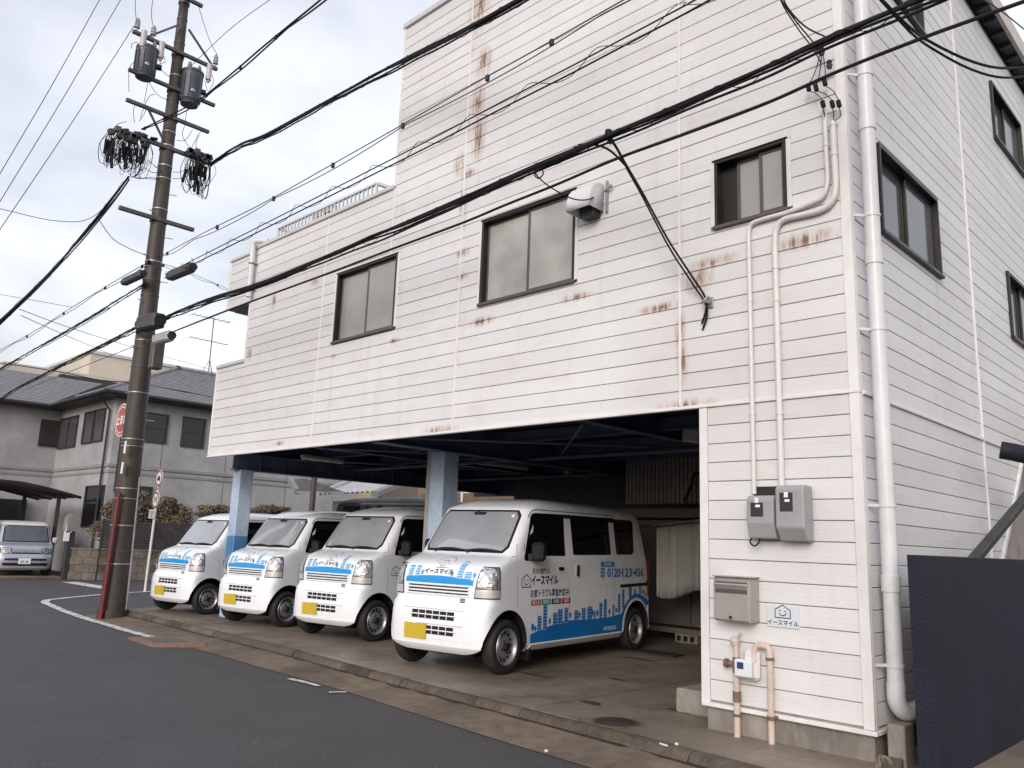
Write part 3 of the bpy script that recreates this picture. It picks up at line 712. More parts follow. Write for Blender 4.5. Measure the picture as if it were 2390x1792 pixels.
# electric conduits
cy = FY-.035
def c6(x, y, Y=cy): return at_y(1600+x*.422, y*.422, Y)
def c5(x, y, Y=FY): return at_y(1550+x*.5378, 900+y*.5378, Y)
m1 = [c6(787, 600), c6(787, 850), c6(785, 1000), c6(760, 1085), c6(690, 1125), c6(560, 1175), c6(420, 1215), c6(365, 1240), c6(350, 1290), c6(352, 1420), c6(362, 1659), c5(388, 120, cy), c5(392, 470, cy)]
m2 = [c6(822, 670), c6(828, 850), c6(830, 1040), c6(805, 1120), c6(740, 1165), c6(640, 1190), c6(545, 1215), c6(505, 1260), c6(495, 1340), c6(498, 1480), c6(505, 1659), c5(500, 120, cy), c5(513, 450, cy)]
for q, zz in ((m1, None), (m2, None)):
    for k in (10, 11, 12): q[k].x = q[9].x
    for k in (0, 1): q[k].x = q[2].x
pipe_thing('conduit', 'thinner white conduit bending below the small window to the left meter', 'conduit', m1, .020, M['cream'], [(m1[0].lerp(m1[1], .8)), m1[9], m1[10], m1[11]])
pipe_thing('conduit', 'thicker white conduit looping down to the larger right meter box', 'conduit', m2, .026, M['cream'], [(m2[0].lerp(m2[1], .1)), m2[1], m2[9], m2[10], m2[11]])
# meters on a shared back plate
a, b_ = c5(365, 445), c5(640, 690)
t = thing('meter_board', 'dark back board behind the two grey electricity meters', 'meter board', (a.x, FY, b_.z)); p = MB(); p.box(a.x+.06, b_.x-.02, FY-.025, FY-.001, 1.66, 2.08, c=.004); p.build('board', M['frame'], t)
def meter(label, x0, x1, z0, z1, dep, slant):
    t = thing('electricity_meter', label, 'meter', (x0, FY-.03, z0), 'electricity meters on the wall')
    y1, y0 = FY-.026, FY-.026-dep
    b = MB()
    prof = [(y1, z0), (y1, z1), (y0+.03, z1), (y0, z1-.03), (y0, z0+(.10 if slant else .12)), (y0+(.07 if slant else .035), z0)]
    n = len(prof); ins = .010
    vs = [Vector((x0, y, z)) for y, z in prof]; vs2 = [Vector((x1, y, z)) for y, z in prof]
    bm = MB(); bm.prism(vs, (x1-x0, 0, 0)); bo = bm.build('case', M['meter'], t)
    md = bo.modifiers.new('bevel', 'BEVEL'); md.width = .014; md.segments = 3
    wx0, wx1 = x0+(x1-x0)*.16, x0+(x1-x0)*.62
    wz0, wz1 = z0+(z1-z0)*.50, z0+(z1-z0)*.92
    if slant: wz0, wz1 = z0+(z1-z0)*.52, z0+(z1-z0)*.93
    b = MB(); b.box(wx0, wx1, y0-.003, y0+.01, wz0, wz1-.03, c=.003); wo = b.build('window', M['glass_dark'], t)
    b = MB(); xm = (wx0+wx1)/2; b.box(xm-.01, xm+.03, y0-.0042, y0-.0032, wz0+.075, wz0+.095); b.box(xm-.015, xm+.018, y0-.0042, y0-.0032, wz0+.11, wz0+.15); b.build('dial', M['decal_white'], wo)
    return t
t1 = meter('smaller grey electricity meter with rounded case, left of the pair', c5(365, 0, FY-.1).x-.01, c5(478, 0, FY-.1).x-.005, 1.66, 2.0, .13, False)
meter('larger grey electricity meter box with slanted underside, right of the pair', c5(487, 0, FY-.1).x+.005, c5(600, 0, FY-.1).x+.02, 1.645, 2.075, .16, True)
lp = MB(); x0 = -3.27; lp.tube(spline([(x0, FY-.08, 1.675), (x0-.02, FY-.09, 1.63), (x0+.02, FY-.09, 1.60), (x0+.06, FY-.085, 1.64), (x0+.05, FY-.08, 1.68)], 5), .007, 6); lp.build('cable_loop', M['cable'], t1)
# mailbox
a, b_ = c5(212, 828, FY-.17), c5(362, 1005, FY-.17)
t = thing('mailbox', 'dull metal letter box on the white wall beside the garage', 'mailbox', (a.x, FY, 1.0))
x0, x1, z0, z1 = a.x+.0, b_.x+.02, 1.0, 1.345
m = MB(); m.box(x0, x1, FY-.17, FY-.002, z0, z1, c=.012); bo = m.build('body', M['stainless'], t)
m = MB(); m.box(x0+.012, x1-.012, FY-.178, FY-.168, z0+.012, z1-.135, c=.003); m.build('door', M['stainless'], t)
m = MB(); m.box(x0+.02, x1-.02, FY-.173, FY-.165, z1-.125, z1-.035, c=.002); m.build('slot', M['frame_edge'], t)
m = MB(); m.box(x0+.014, x1-.014, FY-.180, FY-.16, z1-.10, z1-.045, c=.01, rot=Matrix.Rotation(R(18), 3, 'X')); m.build('flap', M['stainless'], t)
m = MB(); m.cyl(((x0+x1)/2, FY-.19, z0+.035), ((x0+x1)/2, FY-.17, z0+.035), .012, n=12); m.build('lock', M['frame'], t)
m = MB(); m.box(x0-.006, x1+.006, FY-.18, FY-.003, z1+.0005, z1+.01, c=.003); m.build('lid', M['stainless'], t)
# company name plate
def house_logo(mb, fn, s, lw=.055, mi=0):
    pts = [(-.5, -.36), (-.5, .12), (0, .42), (.5, .12), (.5, -.36), (-.5, -.36)]
    def seg(a, b):
        dx_, dz_ = b[0]-a[0], b[1]-a[1]; l = math.hypot(dx_, dz_); nx, nz = -dz_/l*lw/2, dx_/l*lw/2
        ex, ez = dx_/l*lw/2, dz_/l*lw/2
        mb.add([fn(*(s*q for q in p)) for p in ((a[0]+nx-ex, a[1]+nz-ez), (b[0]+nx+ex, b[1]+nz+ez), (b[0]-nx+ex, b[1]-nz+ez), (a[0]-nx-ex, a[1]-nz-ez))], [[0, 1, 2, 3]], mi)
    for a, b in zip(pts, pts[1:]): seg(a, b)
    arc = [(.24*math.cos(t), -.02+.20*math.sin(t)) for t in [R(200+k*140/7) for k in range(8)]]
    for a, b in zip(arc, arc[1:]): seg(a, b)
    for ex in (-.17, .17): seg((ex-.03, .05), (ex+.03, .10 if ex < 0 else .05))
pa, pb = c5(446, 946, FY-.012), c5(586, 1060, FY-.012)
t = thing('name_plate', 'white company name plate with smiling house logo and black lettering', 'sign', (pa.x, FY, pb.z))
m = MB(); m.box(pa.x, pb.x, FY-.012, FY-.001, pb.z+.005, pa.z-.005, c=.002, rot=None); m.build('board', pm('plate_white', (.60, .64, .70), .35, .04), t)
pcx, pcz = (pa.x+pb.x)/2, (pa.z+pb.z)/2
m = MB(); house_logo(m, lambda a, b: (pcx+a, FY-.0135, pcz+.035+b), .125); m.build('logo', M['decal_black'], t, recalc=False)
m = MB(); put_text(m, 'イースマイル', .043, lambda a, b: (pcx+a, FY-.0135, pcz-.05+b), .022); m.build('lettering', M['decal_black'], t, recalc=False)
# gas meter and pipes
gx1, gx2 = c5(315, 1300, FY-.06).x, c5(462, 1300, FY-.06).x
t = thing('gas_meter', 'small white gas meter between two cream pipes low on the wall', 'gas meter', (gx1, FY-.06, AP))
gy = FY-.06; rusty = pm('rusted_pipe', (.17, .115, .085), .7, .3, 9); cpipe = pm('cream_gas_pipe', (.56, .46, .40), .45, .14, 4)
m = MB(); m.cyl((gx1, gy, AP), (gx1, gy, .60), .026, n=14); m.build('inlet_pipe', cpipe, t)
m = MB(); m.cyl((gx1, gy, .38), (gx1, gy, .46), .032, n=14); m.cyl((gx1, gy, .27), (gx1, gy, .29), .031, n=14); m.build('coupling', rusty, t)
m = MB(); m.cyl((gx1-.09, gy, .665), (gx1+.03, gy, .665), .022, n=12); m.cyl((gx1-.10, gy, .665), (gx1-.075, gy, .665), .036, n=12); m.cyl((gx1, gy, .60), (gx1, gy, .72), .03, n=12); m.build('valve', rusty, t)
m = MB(); m.cyl((gx1, gy, .72), (gx1, gy, .82), .022, n=12); m.lathe([(0, .80), (.03, .81), (.04, .845), (.025, .875), (0, .88)], Matrix.Translation((gx1-.01, gy, 0)), 12); m.bar((gx1, gy, .86), (gx1+.05, gy-.01, .915), .014, .02); m.build('stopcock', cpipe, t)
m = MB(); m.tube(spline([(gx1+.16, gy, .70), (gx1+.16, gy, .77), (gx1+.18, gy, .825), (gx1+.24, gy, .835), (gx2-.06, gy, .835), (gx2-.01, gy, .82), (gx2, gy, .76), (gx2, gy, .70)], 5) + [Vector((gx2, gy, .10))], .025, 14); m.build('outlet_pipe', cpipe, t)
m = MB(); m.cyl((gx2, gy, .73), (gx2, gy, .75), .033, n=14); m.cyl((gx2, gy, .29), (gx2, gy, .32), .032, n=14); m.bar((gx2, gy, .305), (gx2+.05, FY-.01, .32), .02, .02); m.build('pipe_clip', rusty, t)
m = MB(); m.box(gx1+.015, gx1+.165, gy-.07, gy+.03, .58, .715, c=.012); mo_ = m.build('case', pm('white_gas_meter', (.66, .68, .71), .4, .05), t)
m = MB(); m.box(gx1+.045, gx1+.10, gy-.073, gy-.069, .645, .695); m.build('display', M['decal_navy'], mo_)
m = MB(); m.box(gx1+.06, gx1+.20, gy-.02, gy+.045, .555, .80, c=.03); m.build('bracket', pm('pale_grey_cover', (.62, .61, .60), .5), t)
# vent hood beside the second window
hx0, hx1 = at_y(1324, 500, FY-.22).x, at_y(1378, 500, FY-.22).x
t = thing('vent_hood', 'white curved exhaust hood beside the large frosted window', 'vent hood', (hx0, FY, 4.9))
zt, zb = 5.23, 4.93
prof = [(FY-.01, zb), (FY-.01, zt), (FY-.08, zt-.005), (FY-.15, zt-.035), (FY-.205, zt-.10), (FY-.235, zt-.19), (FY-.24, zb)]
pts = [Vector((hx0, y, z)) for y, z in prof]; n = len(pts); dx_ = Vector((hx1-hx0, 0, 0))
m = MB(); vs = pts+[p+dx_ for p in pts]
m.add(vs, [[i, i+1, n+i+1, n+i] for i in range(n-1)], 0, True); m.add(vs, [list(range(n))]); m.add(vs, [list(range(n, 2*n))])
o = m.build('cover', M['pvc'], t, sharp=40); md = o.modifiers.new('solid', 'SOLIDIFY'); md.thickness = .004
m = MB(); m.box(hx0+.10, hx1-.03, FY-.15, FY-.02, zb-.06, zb+.05, c=.004); m.build('fan_housing', M['black'], t)
m = MB(); m.bar((hx1+.03, FY-.03, zt-.10), (hx1+.13, FY-.05, zt-.06), .03, .02); m.bar((hx1+.05, FY-.02, zt-.32), (hx1+.05, FY-.02, zt+.02), .02, .03); m.build('mounting_bar', M['steel'], t)
# hook bracket with cable entry
bp = at_y(1655, 705, FY-.03)
t = thing('wall_bracket', 'small grey cable anchor bracket on the wall', 'bracket', (bp.x, FY, bp.z))
m = MB(); m.box(bp.x-.03, bp.x+.03, FY-.02, FY-.001, bp.z-.05, bp.z+.05, c=.004); m.bar(bp, bp+Vector((-.02, -.06, .0)), .03, .03); m.tube(spline([bp+Vector((.0, -.02, .03)), bp+Vector((.03, -.07, .03)), bp+Vector((.0, -.09, -.01)), bp+Vector((-.04, -.06, -.02))], 5), .01, 6); m.build('anchor', M['steel'], t)
# service entrance insulators high on the corner
sp = at_y(1600+780*.422, 480*.422, FY-.10)
t = thing('service_insulators', 'cluster of black wire connectors high on the wall corner', 'insulators', (sp.x, FY, sp.z))
conn = [(680, 485), (722, 485), (770, 455), (760, 575), (812, 575), (848, 573)]
for (px, py) in conn:
    c = at_y(1600+px*.422, py*.422, FY-.10)
    b = MB(); b.cyl(c+Vector((-.005, 0, .028)), c+Vector((.005, 0, -.028)), .019, n=10); b.build('connector', M['cable'], t)
b = MB()
for i in range(3):
    p = at_y(1600+conn[i][0]*.422, conn[i][1]*.422, FY-.10); q = at_y(1600+conn[i+3][0]*.422, conn[i+3][1]*.422, FY-.10)
    top = at_y(1600+(745+i*8)*.422, 300*.422, FY-.12)
    b.tube(spline([top, p.lerp(top, .4)+Vector((.01, 0, 0)), p+Vector((0, 0, .03))], 6), .004, 5)
    b.tube(spline([p-Vector((0, 0, .03)), p.lerp(q, .5)+Vector((.02, -.02, 0)), q+Vector((0, 0, .03))], 6), .004, 5)
    b.tube(spline([q-Vector((0, 0, .03)), q+Vector((0, .02, -.10)), m2[0]+Vector((0, 0, .0)) if i else m1[0]], 6), .004, 5)
b.build('jumper_wire', M['wire'], t)
for (px, py) in ((752, 278), (795, 350)):
    c = at_y(1600+px*.422, py*.422, FY-.10); b = MB(); b.lathe([(0, -.05), (.02, -.045), (.028, -.02), (.016, -.005), (.026, .012), (.014, .03), (0, .035)], Matrix.Translation(c), 12); b.build('insulator', pm('brown_porcelain', (.05, .045, .045), .3), t)

# ---------------------------------------------------------------- step block beside the jamb
a = at_z(*r6(1925, 690), AP); b_ = at_z(*r6(2090, 720), AP)
t = thing('concrete_step', 'rough concrete step block at the garage jamb', 'step', (a.x, a.y, AP))
m = MB(); m.box(-4.30, -3.805, 6.62, 7.15, AP-.005, AP+.21, c=.018); m.build('block', M['found'], t)
# interior: shelves, cabinet doors, curtain
cab = thing('cabinet', 'dark row of tall panels at the back of the garage', 'cabinet', (-7.0, 11.6, AP))
grey_in = pm('grey_interior_panel', (.12, .108, .10), .6, .2, 2)
for k in range(5):
    b = MB(); x0 = -9.3+k*1.03; b.box(x0+.01, x0+1.02, 11.60, 11.64, .36, 2.02, c=.004); b.build('panel', grey_in, cab, recalc=False)
b = MB(); b.box(-9.4, -3.9, 11.48, 11.70, .25, .33, c=.006); b.build('ledge', pm('dusty_timber', (.17, .14, .11), .7, .2, 3), cab)
b = MB(); b.box(-9.4, -3.9, 11.35, 12.3, 2.05, 2.20, c=.006); b.build('shelf', pm('brown_shelf_board', (.13, .10, .075), .6, .2, 3), cab)
b = MB()
for k in range(60):
    x0 = -8.6+k*.08; b.box(x0, x0+.045, 11.70, 11.73, 2.3, 3.15, c=.006)
b.box(-8.6, -3.9, 11.731, 11.75, 2.3, 3.15); tag(b.build('corrugated_panel', pm('cream_corrugated_sheet', (.24, .22, .20), .6, .15, 2), cab), kind='stuff')
b = MB(); b.cyl((-9.2, 11.3, 1.95), (-4, 11.3, 1.93), .012, n=8); b.build('rail', M['steel'], cab)
blk = thing('concrete_block', 'hollow concrete block under the garage cabinets', 'block', (-7.2, 11.5, AP))
b = MB(); b.box(-7.45, -7.05, 11.47, 11.57, AP, .249, c=.006); bo = b.build('body', M['found'], blk)
for k in range(3):
    b = MB(); b.box(-7.41+k*.12, -7.34+k*.12, 11.462, 11.471, AP+.025, .225); b.build('hole', M['black'], bo)
# curtain
ca, cb = at_y(1530, 1250, 10.6), at_y(1640, 1245, 10.6)
cx0, cx1 = ca.x+.02, cb.x-.02
t = thing('curtain', 'pleated pale curtain hanging from a rod inside the garage', 'curtain', ((cx0+cx1)/2, 10.6, .8))
m = MB()
def cf(u, v):
    x = cx0+(cx1-cx0)*u; ph = u*math.pi*2*8+math.sin(u*9)*1.2
    return Vector((x + .01*math.sin(ph*2), 10.6+.075*math.sin(ph)*(0.55+v*.6)+.02*math.sin(u*23), 1.86 - v*(1.0+.05*math.sin(u*5)) + .08*u))
m.grid(cf, 110, 6); o = m.build('cloth', pm('pale_curtain_cloth', (.42, .41, .41), .8, .06, 4), t, recalc=False, sharp=180); md = o.modifiers.new('s', 'SOLIDIFY'); md.thickness = .004
m = MB(); m.cyl((cx0-.05, 10.6, 1.90), (cx1+.1, 10.6, 2.0), .014, n=8); m.build('rod', M['steel'], t)
for k in range(9):
    m = MB(); u = (k+.5)/9; x = cx0+(cx1-cx0)*u; z = 1.905+.085*u; m.lathe([(.016, -.003), (.022, 0), (.016, .003)], Matrix.Translation((x, 10.6, z)) @ Matrix.Rotation(R(90), 4, 'Y'), 10, closed=True); m.build('ring', M['steel'], t)
# ceiling lights (unlit)
for lab, p0, p1 in (('unlit strip light nearest the middle pillar under the ceiling', (1108, 1075), (1232, 1090)), ('unlit strip light deeper in the garage ceiling', (1322, 1100), (1410, 1118)), ('unlit strip light under the front left of the ceiling', (705, 1063), (800, 1075))):
    a, b_ = at_z(*p0, 2.92), at_z(*p1, 2.92)
    if (a-b_).length > 2.2: b_ = a + (b_-a).normalized()*2.2
    t = thing('strip_light', lab, 'light', a); m = MB(); m.bar(a, b_, .12, .05, c=.01); m.build('housing', pm('cream_lamp_housing', (.30, .25, .19), .5), t)
    m = MB(); m.cyl(a-Vector((0, 0, .045)), b_-Vector((0, 0, .045)), .016, n=8); m.build('tube', M['decal_white'], t)
ap_ = at_y(1624, 1015, 8.2)
t = thing('wall_speaker', 'small pale box fixed high inside the garage opening', 'box', ap_); m = MB(); m.box(ap_.x-.13, ap_.x+.10, 8.1, 8.35, ap_.z-.09, ap_.z+.07, c=.02, rot=Matrix.Rotation(R(8), 3, 'Y')); m.build('case', M['meter'], t)
# hose hanging by the shelf
t = thing('hose', 'black hose looped on the garage shelf', 'hose', (-6.3, 11.5, 2.2)); m = MB()
m.tube(spline([at_y(1597, 1170, 11.5), at_y(1612, 1135, 11.5), at_y(1620, 1107, 11.5), at_y(1634, 1107, 11.5), at_y(1642, 1125, 11.5), at_y(1646, 1160, 11.5)], 8), .022, 8); m.build('loop', M['cable'], t)

# ================================================================ VANS  (local frame: x forward, y to the van's left, z up; origin under the front axle)
TB = [ # z, front x, half width, rear x, corner depth
 (.21, .38, .66, -3.52, .22), (.25, .42, .70, -3.60, .24), (.285, .443, .728, -3.66, .25), (.45, .452, .728, -3.68, .25), (.62, .448, .728, -3.68, .25), (.72, .432, .728, -3.665, .25), (.752, .405, .728, -3.635, .26),
 (.775, .392, .728, -3.63, .27), (.90, .390, .728, -3.625, .28), (.985, .386, .728, -3.62, .29), (1.03, .378, .728, -3.615, .30), (1.09, .360, .728, -3.61, .31), (1.15, .322, .728, -3.60, .32), (1.19, .268, .728, -3.59, .32), (1.225, .19, .728, -3.58, .32), (1.255, .10, .727, -3.58, .31), (1.285, .005, .725, -3.57, .29), (1.31, -.03, .721, -3.56, .26),
 (1.57, -.215, .694, -3.50, .24), (1.83, -.40, .664, -3.42, .24), (1.855, -.43, .657, -3.405, .26), (1.885, -.49, .642, -3.375, .32), (1.915, -.57, .612, -3.33, .36), (1.945, -.67, .565, -3.26, .38), (1.970, -.80, .49, -3.16, .36), (1.992, -.98, .38, -3.02, .32), (2.008, -1.22, .24, -2.84, .26), (2.015, -1.5, .08, -2.6, .1)]
NE = 4.0
def tbv(z):
    if z <= TB[0][0]: return TB[0][1:]
    for a, b in zip(TB, TB[1:]):
        if a[0] <= z <= b[0]:
            f = (z-a[0])/(b[0]-a[0]); return tuple(p+(q-p)*f for p, q in zip(a[1:], b[1:]))
    return TB[-1][1:]
def vfront(y, z, off=0.0):
    xf, hw, xr, c = tbv(z); r = min(1, abs(y)/hw)
    return Vector((xf-c + c*(1-r**NE)**(1/NE) + off, y, z))
def vside(x, z, off=0.0, s=1):
    xf, hw, xr, c = tbv(z); hh = hw
    if x > xf-c: hh = hw*(max(0, 1-((x-(xf-c))/c)**NE))**(1/NE)
    rc = .16
    if x < xr+rc: hh = hw*(max(0, 1-(((xr+rc)-x)/rc)**3.5))**(1/3.5)
    return Vector((x, s*(hh+off), z))
def vcorner(th, z, off=0.0, s=1):
    xf, hw, xr, c = tbv(z)
    x = xf-c + c*math.cos(th)**(2/NE); y = hw*math.sin(th)**(2/NE)
    n = Vector((math.cos(th)**(2-2/NE)/c, math.sin(th)**(2-2/NE)/hw, 0)).normalized()
    return Vector((x + n.x*off, s*(y + n.y*off), z))
def build_van():
    van = thing('van', '', 'van'); ORG[van] = Vector((0, 0, 0))
    # body: stacked plan outlines
    zs = []
    for a, b in zip(TB, TB[1:]):
        k = 5 if b[0]-a[0] > .2 else (3 if b[0]-a[0] > .09 else 2)
        zs += [a[0]+(b[0]-a[0])*i/k for i in range(k)]
    zs.append(TB[-1][0])
    rings = []
    for z in zs:
        xf, hw, xr, c = tbv(z); h = []
        for i in range(13):
            th = R(90)*(i/12)
            h.append((xf-c + c*max(0, math.cos(th))**(2/NE), hw*math.sin(th)**(2/NE)))
        xs = xf-c; xe = xr+.16
        for i in range(1, 16): h.append((xs+(xe-xs)*i/16, hw))
        for i in range(9):
            th = R(90)*(1-i/8)
            h.append((xe - .16*max(0, math.cos(th))**(2/3.5), hw*math.sin(th)**(2/3.5)))
        full = h + [(x, -y) for x, y in reversed(h[1:-1])]
        rings.append([Vector((x, y, z)) for x, y in full])
    n = len(rings[0]); vs = [p for r_ in rings for p in r_]
    m = MB(); m.add(vs, [[i*n+k, i*n+(k+1) % n, (i+1)*n+(k+1) % n, (i+1)*n+k] for i in range(len(rings)-1) for k in range(n)], 0, True)
    m.add(rings[0], [list(range(n))], 1); m.add(rings[-1], [list(range(n))], 0, True)
    body = m.build('body', [M['paint'], M['van_trim']], van, sharp=28)
    for ax in (0.0, -3.15):                               # wheel arches
        for s in (-1, 1):
            c = MB(); c.cyl((ax, s*.40, .31), (ax, s*.95, .31), .385, n=40, mi=0); co = c.build('cutter', [M['van_trim']])
            md = body.modifiers.new('b', 'BOOLEAN'); md.object = co; md.operation = 'DIFFERENCE'; md.solver = 'EXACT'; md.material_mode = 'TRANSFER'
    dg = bpy.context.evaluated_depsgraph_get(); dg.update()
    nm = bpy.data.meshes.new_from_object(body.evaluated_get(dg), preserve_all_data_layers=True, depsgraph=dg)
    body.modifiers.clear(); body.data = nm
    for o in [o for o in col.objects if o.name.startswith('cutter')]: bpy.data.objects.remove(o)
    nm.set_sharp_from_angle(angle=R(30))
    P = lambda mb, name, mat, par=van, **k: mb.build(name, mat, par, **k)
    # wheels
    for ax in (0.0, -3.15):
        for s in (-1, 1):
            MT = Matrix.Translation((ax, s*.655, .295)) @ Matrix.Rotation(-s*R(90), 4, 'X')
            t = MB(); t.lathe([(.185, -.07), (.26, -.078), (.284, -.066), (.295, -.035), (.297, 0), (.295, .035), (.284, .066), (.26, .078), (.20, .072), (.19, .05)], MT, 40, closed=True)
            wh = P(t, 'wheel', M['rubber'], sharp=60)
            t = MB(); t.lathe([(.192, .062), (.200, .070), (.196, .078), (.186, .072), (.176, .030), (.170, .016), (.132, .016), (.122, .034), (.10, .052), (.075, .046), (.05, .050), (.03, .052), (0, .052)], MT, 40, cap=False); P(t, 'rim', M['rim'], wh, sharp=60)
            t = MB(); t.lathe([(.046, .05), (.046, .074), (.036, .086), (0, .088)], MT, 20); P(t, 'hub_cap', M['van_trim'], wh)
            t = MB()
            for k in range(14):
                a = 2*math.pi*k/14; c = MT @ Vector((.150*math.cos(a), .150*math.sin(a), .0165)); d = MT.to_3x3() @ Vector((0, 0, 1)); t.cyl(c-d*.004, c+d*.004, .019, n=10)
            for k in range(4):
                a = 2*math.pi*k/4+.4; c = MT @ Vector((.072*math.cos(a), .072*math.sin(a), .048)); d = MT.to_3x3() @ Vector((0, 0, 1)); t.cyl(c-d*.004, c+d*.012, .011, n=6)
            tag(P(t, 'vent_holes', M['van_trim'], wh), kind='stuff')
    # panels laid on the body with real thickness
    def front_panel(y0, y1, z0, z1, off, th=.02, ny=16, nz=6, tap=0.0, rnd=.0):
        mb = MB()
        def f(o_):
            def g_(u, v):
                z = z0+(z1-z0)*v; k = 1-tap*v
                yc = (y0+y1)/2; hy = (y1-y0)/2*k
                if rnd:
                    e = min(v, 1-v)*(z1-z0)
                    if e < rnd: hy -= rnd-math.sqrt(max(0, rnd*rnd-(rnd-e)**2))
                return vfront(yc+hy*(2*u-1), z, o_)
            return g_
        mb.grid(f(off), ny, nz); mb.grid(f(off-th), ny, nz)
        N1 = (ny+1)*(nz+1)
        per = [i for i in range(ny)] + [(j*(ny+1)+ny) for j in range(nz)] + [nz*(ny+1)+i for i in range(ny, 0, -1)] + [j*(ny+1) for j in range(nz, 0, -1)]
        mb.f += [[a, b, N1+b, N1+a] for a, b in zip(per, per[1:]+per[:1])]; mb.m += [0]*len(per); mb.s += [False]*len(per)
        return mb
    def rounded(pts, r, n=5):
        o = []
        for i, p in enumerate(pts):
            p = Vector(p); a = (Vector(pts[i-1])-p); b = (Vector(pts[(i+1) % len(pts)])-p)
            rr = r[i] if isinstance(r, (list, tuple)) else r
            d = min(rr, a.length*.45, b.length*.45); a = p+a.normalized()*d; b = p+b.normalized()*d
            for k in range(n+1):
                t = k/n; o.append(a*(1-t)**2 + p*2*t*(1-t) + b*t*t)
        return o
    def side_panel(pts, off, s=1, th=.012, r=.0):
        q = rounded(pts, r) if r else [Vector(p) for p in pts]
        a = [vside(p[0], p[1], off, s) for p in q]; b = [vside(p[0], p[1], off-th, s) for p in q]
        mb = MB(); k = len(q); mb.add(a+b, [list(range(k)), list(range(2*k-1, k-1, -1))] + [[i, (i+1) % k, k+(i+1) % k, k+i] for i in range(k)]); return mb
    def side_strip(pts, wd, off, s=1):
        mb = MB(); pts = [Vector(p) for p in pts]; A = []; B = []
        for i, p in enumerate(pts):
            t = (pts[min(i+1, len(pts)-1)]-pts[max(i-1, 0)]).normalized(); nn = Vector((-t.y, t.x))
            A.append(vside(*(p+nn*wd/2), off, s)); B.append(vside(*(p-nn*wd/2), off, s))
        k = len(pts); mb.add(A+B, [[i, i+1, k+i+1, k+i] for i in range(k-1)]); return mb
    # windscreen
    ws = P(front_panel(-.622, .622, 1.315, 1.828, .004, .02, 18, 8, .055, .05), 'windscreen_seal', M['van_trim'], sharp=40)
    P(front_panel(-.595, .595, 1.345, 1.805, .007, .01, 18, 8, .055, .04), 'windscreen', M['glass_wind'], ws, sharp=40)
    P(front_panel(.05, .57, 1.318, 1.345, .012, .02, 8, 1), 'cowl', M['van_trim'], ws); 
    for y0 in (-.42, .08):
        t = MB(); t.tube([vfront(y0+.44*u, 1.335+.018*math.sin(u*3), .03) for u in [k/8 for k in range(9)]], .011, 6); t.tube([vfront(y0, 1.31, .01), vfront(y0+.10, 1.35, .03), vfront(y0+.24, 1.352, .034)], .009, 6); P(t, 'wiper', M['van_trim'])
    t = MB(); c = vfront(.50, 1.755, .010); nrm = Vector((.8, .12, .58)).normalized(); t.cyl(c-nrm*.003, c+nrm*.0015, .022, n=16); P(t, 'sticker', M['decal_white'], ws)
    t = MB(); t.cyl(vfront(-.02, 1.78, .0), vfront(-.02, 1.78, .012), .03, n=12); t.add([vfront(y, z, .0095) for y, z in ((-.10, 1.80), (.10, 1.80), (.085, 1.765), (-.085, 1.765))], [[0, 1, 2, 3]]); P(t, 'mirror_mount', M['van_trim'], ws)
    # side glass, both sides
    W1 = [(-.275, 1.235), (-.495, 1.80), (-1.215, 1.815), (-1.195, 1.30), (-.66, 1.30), (-.52, 1.245)]
    W2 = [(-1.375, 1.815), (-1.40, 1.315), (-2.40, 1.325), (-2.385, 1.825)]
    W3 = [(-2.535, 1.815), (-2.56, 1.33), (-3.08, 1.335), (-3.13, 1.82)]
    for s in (1, -1):
        for W_, r_ in ((W1, [.06, .07, .03, .02, .02, .05]), (W2, .02), (W3, [.03, .03, .09, .08])):
            P(side_panel(W_, .004, s, .012, r_), 'side_window', M['glass_tint'])
        P(side_panel([(-1.19, 1.815), (-1.20, 1.77), (-1.40, 1.77), (-1.39, 1.817)], .009, s), 'rain_visor', M['van_trim'])
        P(side_panel([(-2.37, 1.827), (-2.38, 1.765), (-2.56, 1.765), (-2.55, 1.825)], .009, s), 'rain_visor', M['van_trim'])
        P(side_strip([(-.29, 1.36), (-.46, 1.77), (-.52, 1.825), (-.60, 1.845), (-2.5, 1.86), (-3.33, 1.862)], .012, .003, s), 'roof_gutter', M['seam'])
        for ln in ([(-.15, 1.28), (-.165, 1.0), (-.18, .72)], [(-1.30, 1.84), (-1.305, 1.0), (-1.31, .30)], [(-2.475, 1.84), (-2.49, 1.28), (-2.50, .66)], [(-.15, 1.285), (-.20, 1.42), (-.42, 1.84)], [(-2.5, .66), (-2.62, .56), (-2.66, .40), (-2.67, .29)], [(-3.53, 1.3), (-3.55, .9), (-3.56, .66)], [(-.02, 1.24), (-.10, 1.285), (-.15, 1.285)]):
            P(side_strip(ln, .006, .0015, s), 'panel_seam', M['seam'])
        # sill, arch lips, slide rail
        P(side_panel([(-.46, .285), (-.46, .235), (-2.70, .235), (-2.70, .285)], .012, s, .03), 'sill', M['paint'])
        for ax in (0, -3.15):
            A0 = [(ax+.40*math.cos(R(a)), .31+.40*math.sin(R(a))) for a in range(0, 181, 9)]
            P(side_strip(A0, .030, .009, s), 'arch_lip', M['paint'])
            A1 = [(ax+.37*math.cos(R(a)), .31+.37*math.sin(R(a))) for a in range(0, 181, 9)]
            t = MB(); t.add([vside(x, z, .008, s) for x, z in [(ax+.386*math.cos(R(a)), .31+.386*math.sin(R(a))) for a in range(0, 181, 9)]] + [vside(x, z, -.05, s) for x, z in A1], [[i, i+1, 21+i+1, 21+i] for i in range(20)]); P(t, 'arch_liner', M['van_trim'])
        rl_ = P(side_strip([(-2.66-.9*k/14, .905+.014*k/14) for k in range(15)], .042, .006, s), 'slide_rail', M['van_trim'])
